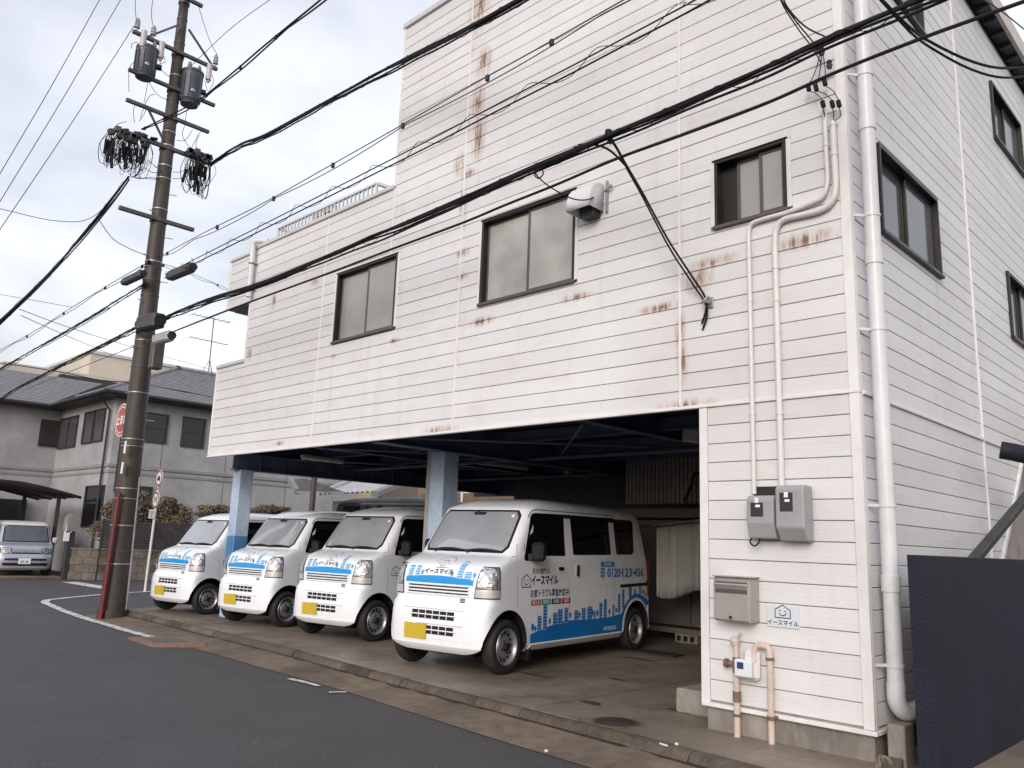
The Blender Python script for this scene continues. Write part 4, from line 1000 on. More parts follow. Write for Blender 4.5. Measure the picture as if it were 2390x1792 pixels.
        P(side_strip([(-3.47-.1*k/4, .935) for k in range(5)], .085, .011, s), 'rail_end', M['van_trim'], rl_)
        # handles
        h1 = P(side_panel([(-1.03, 1.175), (-1.03, 1.09), (-1.23, 1.09), (-1.23, 1.175)], .002, s, .01, .03), 'door_handle', M['decal_white'])
        P(side_panel([(-1.045, 1.165), (-1.045, 1.125), (-1.16, 1.125), (-1.16, 1.165)], .012, s, .02, .015), 'grip', M['van_trim'], h1)
        h2 = P(side_panel([(-1.45, 1.20), (-1.45, 1.03), (-1.60, 1.03), (-1.60, 1.20)], .002, s, .01, .03), 'door_handle', M['decal_white'])
        P(side_panel([(-1.485, 1.19), (-1.485, 1.045), (-1.535, 1.045), (-1.535, 1.19)], .014, s, .02, .02), 'grip', M['van_trim'], h2)
        # door mirror
        c = vside(-.42, 1.34, 0, s)
        t = MB(); t.box(c.x-.075, c.x+.055, c.y+(.03 if s > 0 else -.20), c.y+(.20 if s > 0 else -.03), 1.235, 1.455, c=.035); mo_ = P(t, 'door_mirror', M['van_trim'], recalc=False)
        t = MB(); t.bar((c.x+.03, c.y-s*.02, 1.28), (c.x, c.y+s*.06, 1.29), .06, .07); P(t, 'mirror_arm', M['van_trim'], mo_)
        # headlights wrap round the corner
        def hl(z0, z1, y_in0, y_in1, x_out, off, th=.02, mb=None):
            mb = mb or MB()
            def f(o_):
                def g_(u, v):
                    z = z0+(z1-z0)*v; xf, hw, xr, c_ = tbv(z); yi = y_in0+(y_in1-y_in0)*v
                    t0 = math.asin(min(1, (yi/hw))**(NE/2)); xo = min(max((x_out-(xf-c_))/c_, 0.02), .98); t1 = math.acos(xo**(NE/2))
                    return vcorner(t0+(t1-t0)*u, z, o_, s)
                return g_
            mb.grid(f(off), 14, 8); mb.grid(f(off-th), 14, 8)
            N1 = 15*9; per = [i for i in range(14)] + [j*15+14 for j in range(8)] + [8*15+i for i in range(14, 0, -1)] + [j*15 for j in range(8, 0, -1)]
            b0 = len(mb.v)-2*N1
            mb.f += [[b0+a, b0+b, b0+N1+b, b0+N1+a] for a, b in zip(per, per[1:]+per[:1])]; mb.m += [0]*len(per); mb.s += [False]*len(per)
            return mb
        hb = P(hl(.815, 1.165, .520, .560, .165, .004), 'headlight', M['van_trim'], sharp=40)
        P(hl(.925, 1.152, .545, .575, .182, .011), 'lens', M['headlight'], hb, sharp=40)
        P(hl(.828, .917, .532, .545, .182, .011), 'indicator', glassy('clear_indicator', (.52, .52, .52), .15, .6, metal=.3), hb, sharp=40)
        # front fender crease
    # bonnet print
    P(front_panel(-.50, .50, .955, 1.012, .0035, .004, 20, 3), 'blue_band', M['decal_blue2'])
    t = MB(); N_ = 20
    A = [vfront(-.50+k/N_, 1.0115, .0037) for k in range(N_+1)]; B = [vfront(-.50+k/N_, 1.012+.030*math.sin(math.pi*k/N_), .0037) for k in range(N_+1)]
    t.add(A+B, [[k, k+1, N_+2+k, N_+1+k] for k in range(N_)]); P(t, 'blue_band', M['decal_blue2'], recalc=False)
    t = MB(); rnd = random.Random(4)
    def fb(y0, y1, z0, z1, mi, off=.0038, sk=0):
        k = max(1, int((z1-z0)/.03)); t.add([vfront(y, z0+(z1-z0)*j/k, off) for j in range(k+1) for y in (y0+sk*j/k, y1+sk*j/k)], [[2*j, 2*j+1, 2*j+3, 2*j+2] for j in range(k)], mi)
    for (y0, wd, h) in ((-.475, .075, .13), (-.36, .065, .13), (.27, .075, .20), (.375, .085, .09)):
        fb(y0, y0+wd, 1.012, 1.012+h, 0)
        for r_ in range(int(h/.028)):
            for c_ in range(3): fb(y0+.008+c_*wd/3.2, y0+.008+c_*wd/3.2+wd*.17, 1.022+r_*.028, 1.022+r_*.028+.013, 1, .0046)
    for y0 in (-.255, .19, .20+.30):
        fb(y0-.004, y0+.004, 1.012, 1.05, 0); c_ = [vfront(y0+.022*math.cos(a), 1.07+.028*math.sin(a), .0038) for a in [k*math.pi/6 for k in range(12)]]; t.add(c_, [list(range(12))], 0)
    tag(P(t, 'skyline_print', [M['decal_pale'], M['decal_white']], recalc=False), kind='stuff')
    fm = lambda y, z, o_=.0042: vfront(y, z, o_)
    t = MB(); house_logo(t, lambda a, b: fm(a, 1.17+b*.72), .15, .06); P(t, 'logo', M['seam'], recalc=False)
    t = MB(); put_text(t, 'イースマイル', .072, lambda a, b: fm(a-.01, 1.085+b*.9), .04); P(t, 'lettering', M['decal_black'], recalc=False)
    t = MB()
    for k in range(9):
        a = R(150-k*15); y, z = .155*math.cos(a), 1.15+.10*math.sin(a)
        t.add([fm(y+dx_, z+dz_) for dx_, dz_ in ((-.008, -.006), (.008, -.004), (.006, .008), (-.006, .006))], [[0, 1, 2, 3]])
    P(t, 'arched_lettering', M['decal_pale'], recalc=False)
    # grille
    gr = P(front_panel(-.44, .44, .828, .945, .002, .01, 18, 4), 'grille', M['van_trim'])
    for z in (.834, .868, .905, .940):
        t = MB(); t.tube([vfront(-.46+.92*k/18, z, .004) for k in range(19)], .0105, 8); P(t, 'grille_bar', M['paint'], gr)
    t = MB(); [t.box(vfront(.36, z, 0).x-.004, vfront(.36, z, 0).x+.004, .34, .41, z-.005, z+.005) for z in (.768, .785, .802)]; P(t, 'vent', M['van_trim'])
    for (y0, y1, z0, z1) in ((-.31, .31, .565, .655), (-.10, .31, .40, .49)):
        o_ = P(front_panel(y0, y1, z0, z1, .003, .01, 12, 3), 'lower_grille', M['van_trim'])
        t = MB(); t.tube([vfront(y0-.03+(y1-y0+.06)*k/12, (z0+z1)/2, .006) for k in range(13)], .0075, 8); P(t, 'grille_bar', M['paint'], o_)
        k = int(round((y1-y0)/.105))
        for i in range(1, k):
            y = y0+(y1-y0)*i/k; t = MB(); t.bar(vfront(y, z0, .003), vfront(y, z1, .003), .008, .010); P(t, 'grille_rib', M['paint'], o_)
        t = MB(); t.tube([vfront(y0-.12+(y1-y0+.24)*k_/14, z1+.028, .002) for k_ in range(15)], .012, 8); P(t, 'bumper_ridge', M['paint'], o_)
    P(front_panel(-.56, .56, .352, .366, .002, .004, 14, 1), 'bumper_seam', M['decal_white'])
    pl = P(front_panel(-.405, -.075, .34, .505, .020, .016, 4, 2), 'number_plate', M['yellow'])
    # side print (near side): blue ground, skyline, lettering
    for s in (1, -1):
        B_ = [(-.455, .300)] + [(-.455, .40)] + [(-.46-.94*k/6, .40+.115*math.sin(k/6*math.pi/2)) for k in range(1, 7)] + [(-1.8, .50), (-2.3, .50), (-2.70, .53)]
        arc = [(-3.15+.425*math.cos(R(a)), .31+.425*math.sin(R(a))) for a in range(0, 150, 8)]
        up = [(-3.56, .66), (-3.5, .70), (-3.38, .745), (-3.2, .79), (-3.0, .765), (-2.85, .68)]
        poly = [(-.455, .300)] + B_[1:] + list(reversed(up)) + [(-3.60, .62)] + [p for p in reversed(arc)] + [(-2.71, .300)]
        P(side_panel(poly, .0022, s, .004), 'blue_print', M['decal_blue'])
        t = MB(); rnd = random.Random(9)
        def sb(x0, x1, z0, z1, mi, off=.0028): t.add([vside(x, z, off, s) for x, z in ((x0, z0), (x1, z0), (x1, z1), (x0, z1))], [[0, 1, 2, 3]], mi)
        def sbld(x0, wd, zb_, zt_, rot=0):
            sb(x0, x0-wd, zb_, zt_, 0)
            nc = max(2, int(wd/.028)); nr = max(2, int((zt_-zb_)/.036))
            for r_ in range(nr):
                for c_ in range(nc): sb(x0-wd*(c_+.32)/nc, x0-wd*(c_+.66)/nc, zb_+(zt_-zb_)*(r_+.40)/nr, zb_+(zt_-zb_)*(r_+.66)/nr, 1, .0036)
        def stree(x0, z0, h):
            sb(x0-.004, x0+.004, z0, z0+h*.5, 0); t.add([vside(x0+h*.28*math.cos(a), z0+h*.68+h*.36*math.sin(a), .0028, s) for a in [k*math.pi/5 for k in range(10)]], [list(range(10))], 0)
        for x0, wd, zt_ in ((-.60, .085, .60), (-.72, .085, .73), (-.94, .10, .62), (-1.05, .11, .66), (-1.20, .085, .67)): sbld(x0, wd, .42 if x0 > -.8 else .47, zt_)
        for x0, wd, zt_ in ((-1.44, .10, .63), (-1.62, .10, .65), (-1.76, .13, .66), (-2.08, .08, .70), (-2.20, .085, .74), (-2.44, .06, .66), (-1.93, .05, .60)): sbld(x0, wd, .495, zt_)
        for x0, wd, zb_, zt_ in ((-2.60, .07, .55, .80), (-2.72, .07, .60, .86), (-2.92, .09, .74, .90), (-3.08, .06, .775, .86), (-3.24, .07, .775, .94)): sbld(x0, wd, zb_, zt_)
        for x0, z0, h in ((-.50, .40, .12), (-.56, .40, .09), (-.87, .46, .10), (-1.34, .51, .10), (-1.57, .50, .10), (-1.89, .50, .12), (-2.03, .50, .11), (-2.36, .50, .11), (-2.55, .52, .1), (-3.37, .745, .09), (-3.46, .71, .08)): stree(x0, z0, h)
        tag(P(t, 'skyline_print', [M['decal_blue'], M['decal_white']], recalc=False), kind='stuff')
        d_ = -1 if s > 0 else 1
        sm = lambda cx_, cz_, a, b, o_=.003: vside(cx_+d_*a, cz_+b, o_, s)
        t = MB(); house_logo(t, lambda a, b: sm(-.34, 1.005, a, b), .185, .05); P(t, 'logo', M['decal_black'], recalc=False)
        t = MB(); put_text(t, 'イースマイル', .125, lambda a, b: sm(-.74, 1.005, a*.78, b), .035); put_text(t, '町の水道屋さん', .075, lambda a, b: sm(-.66, 1.115, a*.72, b), .015); P(t, 'lettering', M['decal_black'], recalc=False)
        t = MB(); put_text(t, 'お家トラブル緊急対応中!', .098, lambda a, b: sm(-.87, .855, a*.80, b), .018); P(t, 'lettering', M['decal_navy'], recalc=False)
        for k, (mt, tx) in enumerate((('decal_red', 'BOLA'), ('decal_green', 'BON'), ('decal_navy', 'S4SA'), ('decal_red', '1683'))):
            x0 = -.455-k*.225; o_ = P(side_panel([(x0, .79), (x0, .725), (x0-.205, .725), (x0-.205, .79)], .003, s, .003, .01), 'label_print', M[mt])
            t = MB(); put_text(t, tx, .062, lambda a, b: sm(x0-.1025, .757, a, b, .0042), .02); P(t, 'lettering', M['decal_white'], o_, recalc=False)
        for tx, cx_, wd_ in (('0120', -2.475, .36), ('123', -2.865, .285), ('456', -3.225, .31)):
            t = MB(); vs_, fs_ = text_mesh(tx, 1.0, .0); x0_, x1_ = min(v[0] for v in vs_), max(v[0] for v in vs_); y0_, y1_ = min(v[1] for v in vs_), max(v[1] for v in vs_)
            for ox in (-.006, 0, .006):
                for oz in (-.003, .003): t.add([sm(cx_, 1.085, (v[0]-(x0_+x1_)/2)/(x1_-x0_)*wd_+ox, (v[1]-(y0_+y1_)/2)/(y1_-y0_)*.115+oz, .003+ox*.01+oz*.01) for v in vs_], fs_)
            tag(P(t, 'phone_number', M['decal_blue'], recalc=False), kind='stuff')
        t = MB()
        for cx_ in (-2.695, -3.045): t.add([vside(cx_+.016*math.cos(a), 1.085+.016*math.sin(a), .003, s) for a in [k*math.pi/4 for k in range(8)]], [list(range(8))])
        tag(P(t, 'phone_number', M['decal_blue'], recalc=False), kind='stuff')
        t = MB(); sb_ = lambda x0, x1, z0, z1: t.add([vside(x, z, .003, s) for x, z in ((x0, z0), (x1, z0), (x1, z1), (x0, z1))], [[0, 1, 2, 3]])
        for i in range(3):
            for j in range(3): sb_(-2.10-.04*i, -2.10-.04*i-.030, 1.03+.045*j, 1.03+.045*j+.033)
        P(t, 'phone_mark', M['decal_blue'], recalc=False)
        o_ = P(side_panel([(-2.10, 1.235), (-2.10, 1.165), (-2.50, 1.165), (-2.50, 1.235)], .003, s, .003, .035), 'label_print', M['decal_blue2'])
        t = MB(); put_text(t, 'S50 R60', .062, lambda a, b: sm(-2.30, 1.20, a, b, .0042), .02); P(t, 'lettering', M['decal_white'], o_, recalc=False)
        t = MB(); put_text(t, 'BOCEILOIDO', .062, lambda a, b: sm(-2.38, .36, a*.95, b, .0042), .025); P(t, 'lettering', M['decal_white'], recalc=False)
    # rear bumper, mud flaps, underside
    for s in (1, -1):
        t = MB(); t.box(-.52, -.47, s*.45, s*.70, .10, .34, c=.004); P(t, 'mud_flap', M['van_trim'], recalc=False)
        P(side_panel([(-3.50, .62), (-3.56, .30), (-3.62, .30), (-3.66, .62)], .010, s, .03), 'rear_bumper_end', M['paint'])
        t = MB(); t.box(-3.64, -3.56, s*.60, s*.70, .70, 1.25, c=.01); P(t, 'tail_lamp', M['decal_red'], recalc=False)
    t = MB(); t.box(-3.3, .2, -.42, .42, .17, .24); t.cyl((-.0, -.6, .295), (0, .6, .295), .04, n=8); t.cyl((-3.15, -.6, .295), (-3.15, .6, .295), .05, n=8); P(t, 'underbody', M['van_trim'])
    return van
van = build_van()
UV = Vector((.153, -.988, 0)).normalized(); WV = Vector((-UV.y, UV.x, 0))
VAN_LABELS = ['white van with full blue skyline side print, nearest the camera', 'white van second from the camera, left of the middle blue pillar', 'white van third from the camera, right of the left blue pillar', 'white van farthest from the camera, partly behind the left blue pillar']
base_trees = []
for i, (wx, wy, s, rz) in enumerate([(-6.605, 6.81, 1.0, 0), (-9.71, 7.34, .966, 0), (-11.85, 7.18, .937, 0), (-14.27, 7.04, .912, 0)]):
    v = van if i == 0 else copy_tree(van)
    base_trees.append((v, wx, wy, s, rz, VAN_LABELS[i]))
dark = copy_tree(van)
for (v, wx, wy, s, rz, lab) in base_trees:
    p = Vector((wx, wy, AP)) - WV*(.735*s)
    v.location = p; v.rotation_euler = (0, 0, math.atan2(UV.y, UV.x)+R(rz)); v.scale = (s, s, s)
    tag(v, lab, 'van', 'white delivery vans parked in the garage')
# a dark van parked behind the building: same kind of vehicle without any print
drop = ('blue_band', 'skyline_print', 'logo', 'lettering', 'arched_lettering', 'blue_print', 'label_print', 'phone_number', 'phone_mark', 'sticker')
dm = pm('black_car_paint', (.010, .010, .012), .5, .1, 3, spec=.3)
def strip(o):
    for ch in list(o.children):
        if ch.name.split('.')[0] in drop:
            for g_ in list(ch.children): bpy.data.objects.remove(g_)
            bpy.data.objects.remove(ch)
        else:
            strip(ch)
            for sl in ch.material_slots:
                if sl.material in (M['paint'], M['decal_white'], M['yellow']): sl.link = 'OBJECT'; sl.material = dm
strip(dark)
dark.name = 'dark_van'; dark.location = (-14.65, 13.75, .05); dark.rotation_euler = (0, 0, R(3)); dark.scale = (1.28, 1.28, 1.28)
if 'group' in dark: del dark['group']
tag(dark, 'black van parked behind the garage, only its roof showing', 'van')

# ================================================================ UTILITY POLE
PY = 5.85
def pole_x(z): return -15.41 - .0203*z
def pole_r(z): return .222 - .0106*z
pole = thing('utility_pole', 'tall dark concrete utility pole with steel cross arms', 'utility pole', (-15.41, PY, 0))
conc = pm('brown_grey_pole_concrete', (.036, .028, .023), .6, .25, 1.2, c2=(.070, .054, .044), world=True, sc3=(1, 1, .35), bump=.15, bscale=25)
m = MB(); m.tube([(pole_x(z), PY, z) for z in (-.05, 3, 6, 9, 11, 13.6)], [pole_r(max(z, 0)) for z in (-.05, 3, 6, 9, 11, 13.6)], 28); m.build('shaft', conc, pole)
def band(z, h=.03, mt='steel', ex=.008):
    b = MB(); b.cyl((pole_x(z), PY, z-h/2), (pole_x(z), PY, z+h/2), pole_r(z)+ex, n=28); return b.build('band', M[mt], pole)
wire_w = pm('white_lashing', (.35, .34, .34), .5)
for z in (.30, .95, 1.18, 1.62, 1.72, 2.10, 2.28, 3.05, 3.18, 4.05, 4.55, 4.9, 5.05, 5.22, 5.95, 6.25, 6.5, 6.62, 7.7, 8.35, 8.62, 9.05, 9.35, 10.05, 10.15, 10.6, 11.0, 11.35, 11.9): band(z, random.choice((.014, .018, .022)), 'arm' if random.random() < .5 else 'steel')
m = MB(); m.cyl((pole_x(.1), PY, -.02), (pole_x(.1), PY, .16), pole_r(0)+.03, n=28); m.build('collar', conc, pole)
def r3(x, y): return (200+x*.2894, y*.2894)
def q4(x, y): return (x*.3014, 450+y*.3014)
AXX = -15.62
armsP = [((380, 245), (1060, 565), r3, .07), ((345, 560), (1040, 850), r3, .07), ((330, 770), (990, 1095), r3, .07), ((250, 1088), (1010, 1275), r3, .075), ((920, 115), (1500, 285), q4, .075), ((560, -110), (945, 22), r3, .07)]
AE = []
for k, (a, b_, fn, wd) in enumerate(armsP):
    pa_ = at_x(*fn(*a), AXX+(.13 if k < 4 else .17)); pb_ = at_x(*fn(*b_), AXX+(.13 if k < 4 else .17)); zz = (pa_.z+pb_.z)/2
    pa_.z = pb_.z = zz; AE.append((pa_, pb_))
    m = MB(); m.bar(pa_, pb_, wd, wd, c=.006); m.build('cross_arm', M['arm'], pole, recalc=False)
    b = band(zz, .06, 'arm', .02)
for k, (dy_, dz_) in ((0, (.7, .6)), (0, (-.7, .6)), (2, (-.5, -.55)), (1, (.5, .5))):
    p = AE[k][0].lerp(AE[k][1], .5); m = MB(); m.bar((p.x, PY+dy_, p.z), (p.x-.02, PY+math.copysign(.10, dy_), p.z+dz_), .035, .035); m.build('arm_brace', M['arm'], pole, recalc=False)
# pin insulators on the upper arms
pin = pm('grey_porcelain', (.30, .29, .30), .3, .1)
def insulator(p, h=.30, r=.055, name='pin_insulator'):
    m = MB(); m.lathe([(0, 0), (.02, 0), (.02, h*.2), (r, h*.25), (r*.8, h*.4), (r, h*.45), (r*.8, h*.62), (r*.95, h*.66), (r*.6, h*.9), (0, h)], Matrix.Translation(p), 14); return m.build(name, pin, pole)
for fr, k in ((.04, 0), (.22, 0), (.97, 0)): insulator(AE[0][0].lerp(AE[0][1], fr)+Vector((0, 0, .035)))
for px in ((465, 315), (610, 405), (995, 585)):
    c = at_x(*r3(*px), AXX+.22); m = MB(); m.cyl(c+Vector((0, 0, .18)), c-Vector((0, 0, .17)), .055, n=14); m.cyl(c-Vector((0, 0, .17)), c-Vector((0, 0, .22)), .03, n=10); m.build('cutout_fuse', pm('pale_porcelain', (.45, .44, .45), .35, .08), pole)
# transformers hang from the arms
tm = pm('blue_grey_transformer_paint', (.055, .062, .082), .45, .12, 3)
for lab, px, rad, h in (('blue grey pole transformer on the left of the pole', (485, 510), .20, .64), ('darker pole transformer on the right of the pole, lower than the other', (850, 715), .21, .74)):
    c = at_x(*r3(*px), AXX+.12); t = thing('transformer', lab, 'transformer', c-Vector((0, 0, h/2)), 'transformers on the utility pole')
    m = MB(); m.lathe([(0, -h/2), (rad*.8, -h/2), (rad*.86, -h/2+.05), (rad, -h/2+.09), (rad, h/2-.06), (rad*1.05, h/2-.05), (rad*1.05, h/2-.01), (rad*.8, h/2+.03), (0, h/2+.05)], Matrix.Translation(c), 24); bo = m.build('tank', tm, t)
    for k in range(5):
        a = R(-70+k*28-20); m = MB(); d_ = Vector((math.cos(a), math.sin(a), 0)); m.bar(c+d_*rad*1.0-Vector((0, 0, h*.34)), c+d_*rad*1.0+Vector((0, 0, h*.32)), .02, .04, up=d_); m.build('cooling_fin', tm, bo)
    for sgn in (-1, 1):
        p = c+Vector((.05, sgn*.10, h/2+.03)); m = MB(); m.lathe([(.02, 0), (.045, .02), (.03, .05), (.045, .06), (.03, .09), (.04, .10), (.012, .15), (0, .16)], Matrix.Translation(p), 12); m.build('bushing', pin, t)
    m = MB(); m.lathe([(0, 0), (.045, 0), (.045, .015), (.03, .03), (0, .03)], Matrix.Translation(c+Vector((rad*.97, -.04, -h*.18))) @ Matrix.Rotation(R(90), 4, 'Y'), 14); m.build('gauge', M['steel'], t)
    m = MB(); m.cyl(c+Vector((.06, .19, -h*.02)), c+Vector((.10, .27, -h*.02)), .06, n=12); m.build('side_bushing', M['black'], t)
# tangles of spare cable under the lowest big arm
def tangle(lab, c, n, wdt, hgt, seed):
    r_ = random.Random(seed); t = thing('cable_tangle', lab, 'cables', c); m = MB()
    for k in range(n):
        y0 = r_.uniform(-wdt, wdt); a = Vector((r_.uniform(-.05, .1), y0, r_.uniform(-.02, .06))); hh = r_.uniform(.5, 1)*hgt; w_ = r_.uniform(.05, .2)
        m.tube([c+p for p in spline([a, a+Vector((.03, -w_*r_.uniform(.1, 1), -hh*.5)), a+Vector((.02, -w_*r_.uniform(-.2, .6), -hh)), a+Vector((.0, w_*r_.uniform(.2, .8), -hh*r_.uniform(.8, 1))), a+Vector((.04, w_*r_.uniform(.4, 1.1), -hh*r_.uniform(.3, .6))), a+Vector((0, w_*.5, 0))], 5)], r_.choice((.004, .005, .007)), 4)
    m.build('loops', M['cable'], t)
    for k in range(n//3):
        p = c+Vector((r_.uniform(0, .1), r_.uniform(-wdt, wdt), -r_.uniform(.1, .6)*hgt)); m = MB(); m.cyl(p, p-Vector((r_.uniform(-.03, .03), r_.uniform(-.05, .05), .28)), .03, n=8); m.build('splice_sleeve', M['cable'], t)
    for k in range(12):
        p = c+Vector((.03, r_.uniform(-wdt*1.1, wdt*1.1), r_.uniform(-.05, .12))); m = MB(); m.box(p.x-.05, p.x+.05, p.y-.05, p.y+.06, p.z-.04, p.z+.07, c=.01, rot=Matrix.Rotation(r_.uniform(-.5, .5), 3, 'X')); m.build('clamp', M['black'] if k % 2 else M['arm'], t)
tangle('dense tangle of black cable loops hanging on the left of the pole', at_x(*r3(330, 1110), AXX+.15), 46, .36, .78, 2)
tangle('smaller tangle of cable loops hanging on the right of the pole', at_x(*r3(900, 1270), AXX+.15), 30, .22, .85, 5)
for (px, py) in ((420, 1075), (550, 1120), (300, 1085)):
    c = at_x(*r3(px, py), AXX+.18); m = MB(); m.cyl(c-Vector((0, .06, .01)), c+Vector((0, .06, .02)), .032, n=10); m.build('connector', M['cable'], pole)
# jumper wires on the pole
m = MB(); rj = random.Random(8)
def jw(*pp): m.tube(spline([at_x(*r3(*p), AXX+.2) for p in pp], 8), .006, 5)
jw((410, 180), (400, 60), (405, -60)); jw((540, 200), (530, 100), (545, -20)); jw((390, 500), (350, 560), (350, 740)); jw((600, 480), (610, 560), (690, 630)); jw((510, 660), (560, 740), (620, 790), (665, 795))
jw((500, 670), (480, 780), (470, 830)); jw((400, 830), (385, 900), (395, 990)); jw((500, 850), (470, 920), (430, 980)); jw((560, 760), (520, 770), (480, 840), (440, 950)); jw((910, 50), (990, 300), (1060, 440)); jw((960, 650), (980, 720), (1010, 740)); jw((1020, 600), (1030, 660), (1000, 720))
jw((815, 890), (800, 1000), (780, 1090), (830, 1180)); jw((860, 1050), (800, 1130), (735, 1130)); jw((915, 1090), (890, 1150), (900, 1220)); jw((620, 1380), (560, 1340), (500, 1290)); jw((620, 1385), (540, 1390), (470, 1350)); jw((700, 1385), (780, 1380), (850, 1300)); jw((700, 1440), (780, 1430), (850, 1360)); jw((480, 1210), (460, 1330), (390, 1430)); jw((330, 980), (260, 1000), (250, 1040)); jw((370, 390), (375, 350), (420, 340)); jw((630, 450), (640, 500), (600, 510)); jw((850, 1200), (900, 1100), (930, 1060)); jw((450, 1040), (560, 990), (640, 950)); jw((400, 1430), (480, 1438), (600, 1450)); jw((380, 1425), (430, 1440), (520, 1430), (600, 1445))
tag(m.build('jumper_wires', M['wire'], pole, recalc=False), kind='stuff')
# side boxes and small fittings
def pole_box(name, lab, p0, p1, w_, h_, mt):
    t = thing(name, lab, 'box', p0); m = MB(); m.bar(p0, p1, w_, h_, c=.03); m.build('shell', mt, t)
    for q, d_ in ((p0, 1), (p1, -1)): m = MB(); v_ = (p1-p0).normalized()*d_; m.cyl(q-v_*.05, q+v_*.03, w_*.48, w_*.42, n=12); m.build('end_cap', M['black'], t)
    return t
dkg = pm('dark_splice_plastic', (.035, .034, .036), .5, .15, 5)
pole_box('splice_box', 'black cable splice box left of the pole on the upper line', at_y(*q4(965, 690), 5.5), at_y(*q4(1105, 625), 5.5), .13, .15, dkg)
pole_box('splice_box', 'black cable splice box right of the pole on the upper line', at_y(*q4(1320, 645), 5.5), at_y(*q4(1490, 575), 5.5), .14, .17, dkg)
pole_box('splice_box', 'large black splice box strapped to the pole on the main cable', at_y(*q4(1095, 1020), 5.5), at_y(*q4(1235, 985), 5.5), .22, .26, dkg)
pole_box('splice_box', 'pale grey splice box right of the pole below the main cable', at_y(*q4(1205, 1140), 5.55), at_y(*q4(1325, 1105), 5.55), .15, .18, M['meter'])
p = at_y(*q4(1200, 1260), 5.75); t = thing('pole_case', 'narrow grey metal case strapped to the right of the pole', 'box', p); m = MB(); m.box(p.x-.02, p.x+.16, p.y-.1, p.y+.1, p.z-.26, p.z+.28, c=.02); m.build('case', M['arm'], t)
# step bolts and grey earth pipe
for k in range(16):
    z = 2.2+k*.45; m = MB(); sgn = 1 if k % 2 else -1; x0 = pole_x(z); m.cyl((x0+pole_r(z)*.5, PY+sgn*pole_r(z)*.7, z), (x0+pole_r(z)*.5+.06, PY+sgn*(pole_r(z)+.11), z), .009, n=6); m.build('step_bolt', M['steel'], pole, recalc=False)
m = MB(); m.tube([(pole_x(z)+pole_r(z)*.75, PY+pole_r(z)*.72, z) for z in (.03, 1, 2.0, 2.5)], .022, 8); m.build('earth_pipe', M['steel'], pole)
# red guard and white reflectors
red = pm('faded_red_guard', (.14, .012, .018), .5, .2, 5)
a, b_ = at_y(236, 1432, PY-.25), at_y(279, 1150, PY-.20)
t = thing('cable_guard', 'dark red tubular guard leaning along the pole base', 'guard', (a.x, a.y, .02)); m = MB(); m.tube([Vector((a.x, a.y, .0)), a.lerp(b_, .5)+Vector((0, 0, 0)), b_], [.04, .036, .032], 12); m.build('tube', red, t)
for px, py0, py1 in ((294, 1029, 1058), (287, 1078, 1105)):
    a, b_ = at_y(px, py0, PY-.22), at_y(px-4, py1, PY-.22); m = MB(); m.bar(a, b_, .07, .012, up=(0, 1, 0)); m.build('reflector', M['decal_white'], pole)
m = MB(); m.tube([(pole_x(z)-pole_r(z)*.6, PY-pole_r(z)*.85, z) for z in (2.2, 3.2)], .03, 8); m.build('reflector_back', M['black'], pole)

# ---------------------------------------------------------------- road signs
redp = pm('sign_red', (.36, .075, .07), .4, .12, 4); whp = pm('sign_white', (.66, .64, .62), .45, .08, 4)
def disc(mb, c, r0, r1, y, n=36, mi=0):
    a = [Vector((c.x+r1*math.cos(2*math.pi*k/n), y, c.z+r1*math.sin(2*math.pi*k/n))) for k in range(n)]
    if r0 <= 0: mb.add(a, [list(range(n))], mi)
    else:
        b = [Vector((c.x+r0*math.cos(2*math.pi*k/n), y, c.z+r0*math.sin(2*math.pi*k/n))) for k in range(n)]; mb.add(a+b, [[k, (k+1) % n, n+(k+1) % n, n+k] for k in range(n)], mi)
sy = PY-.10; c = at_y(284, 980, sy); sr = .315
t = thing('round_sign', 'round red traffic sign with white writing on the pole', 'sign', (c.x, sy, c.z))
m = MB(); m.cyl((c.x, sy, c.z), (c.x, sy+.02, c.z), sr, n=36); m.build('plate', whp, t)
m = MB(); disc(m, c, 0, sr*.93, sy-.002); m.build('red_field', redp, t, recalc=False)
m = MB(); disc(m, c, sr*.76, sr*.82, sy-.004); m.build('ring', whp, t, recalc=False)
m = MB(); put_text(m, '止まれ', .16, lambda a, b: (c.x+a, sy-.005, c.z-.01+b*1.3), .03); m.build('lettering', M['decal_white'], t, recalc=False)
m = MB(); m.bar((c.x, sy+.03, c.z), (pole_x(c.z), PY, c.z+.02), .03, .04); m.build('bracket', M['steel'], t)
sb0 = at_z(338, 1381, 0)
t = thing('sign_post', 'thin white sign post with two round signs and a small plate', 'sign post', sb0)
lean = at_y(372, 1120, sb0.y)
def sp_x(z): return sb0.x + (lean.x-sb0.x)*z/lean.z
m = MB(); m.cyl(sb0, (sp_x(3.0), sb0.y, 3.0), .032, n=12); m.build('post', whp, t)
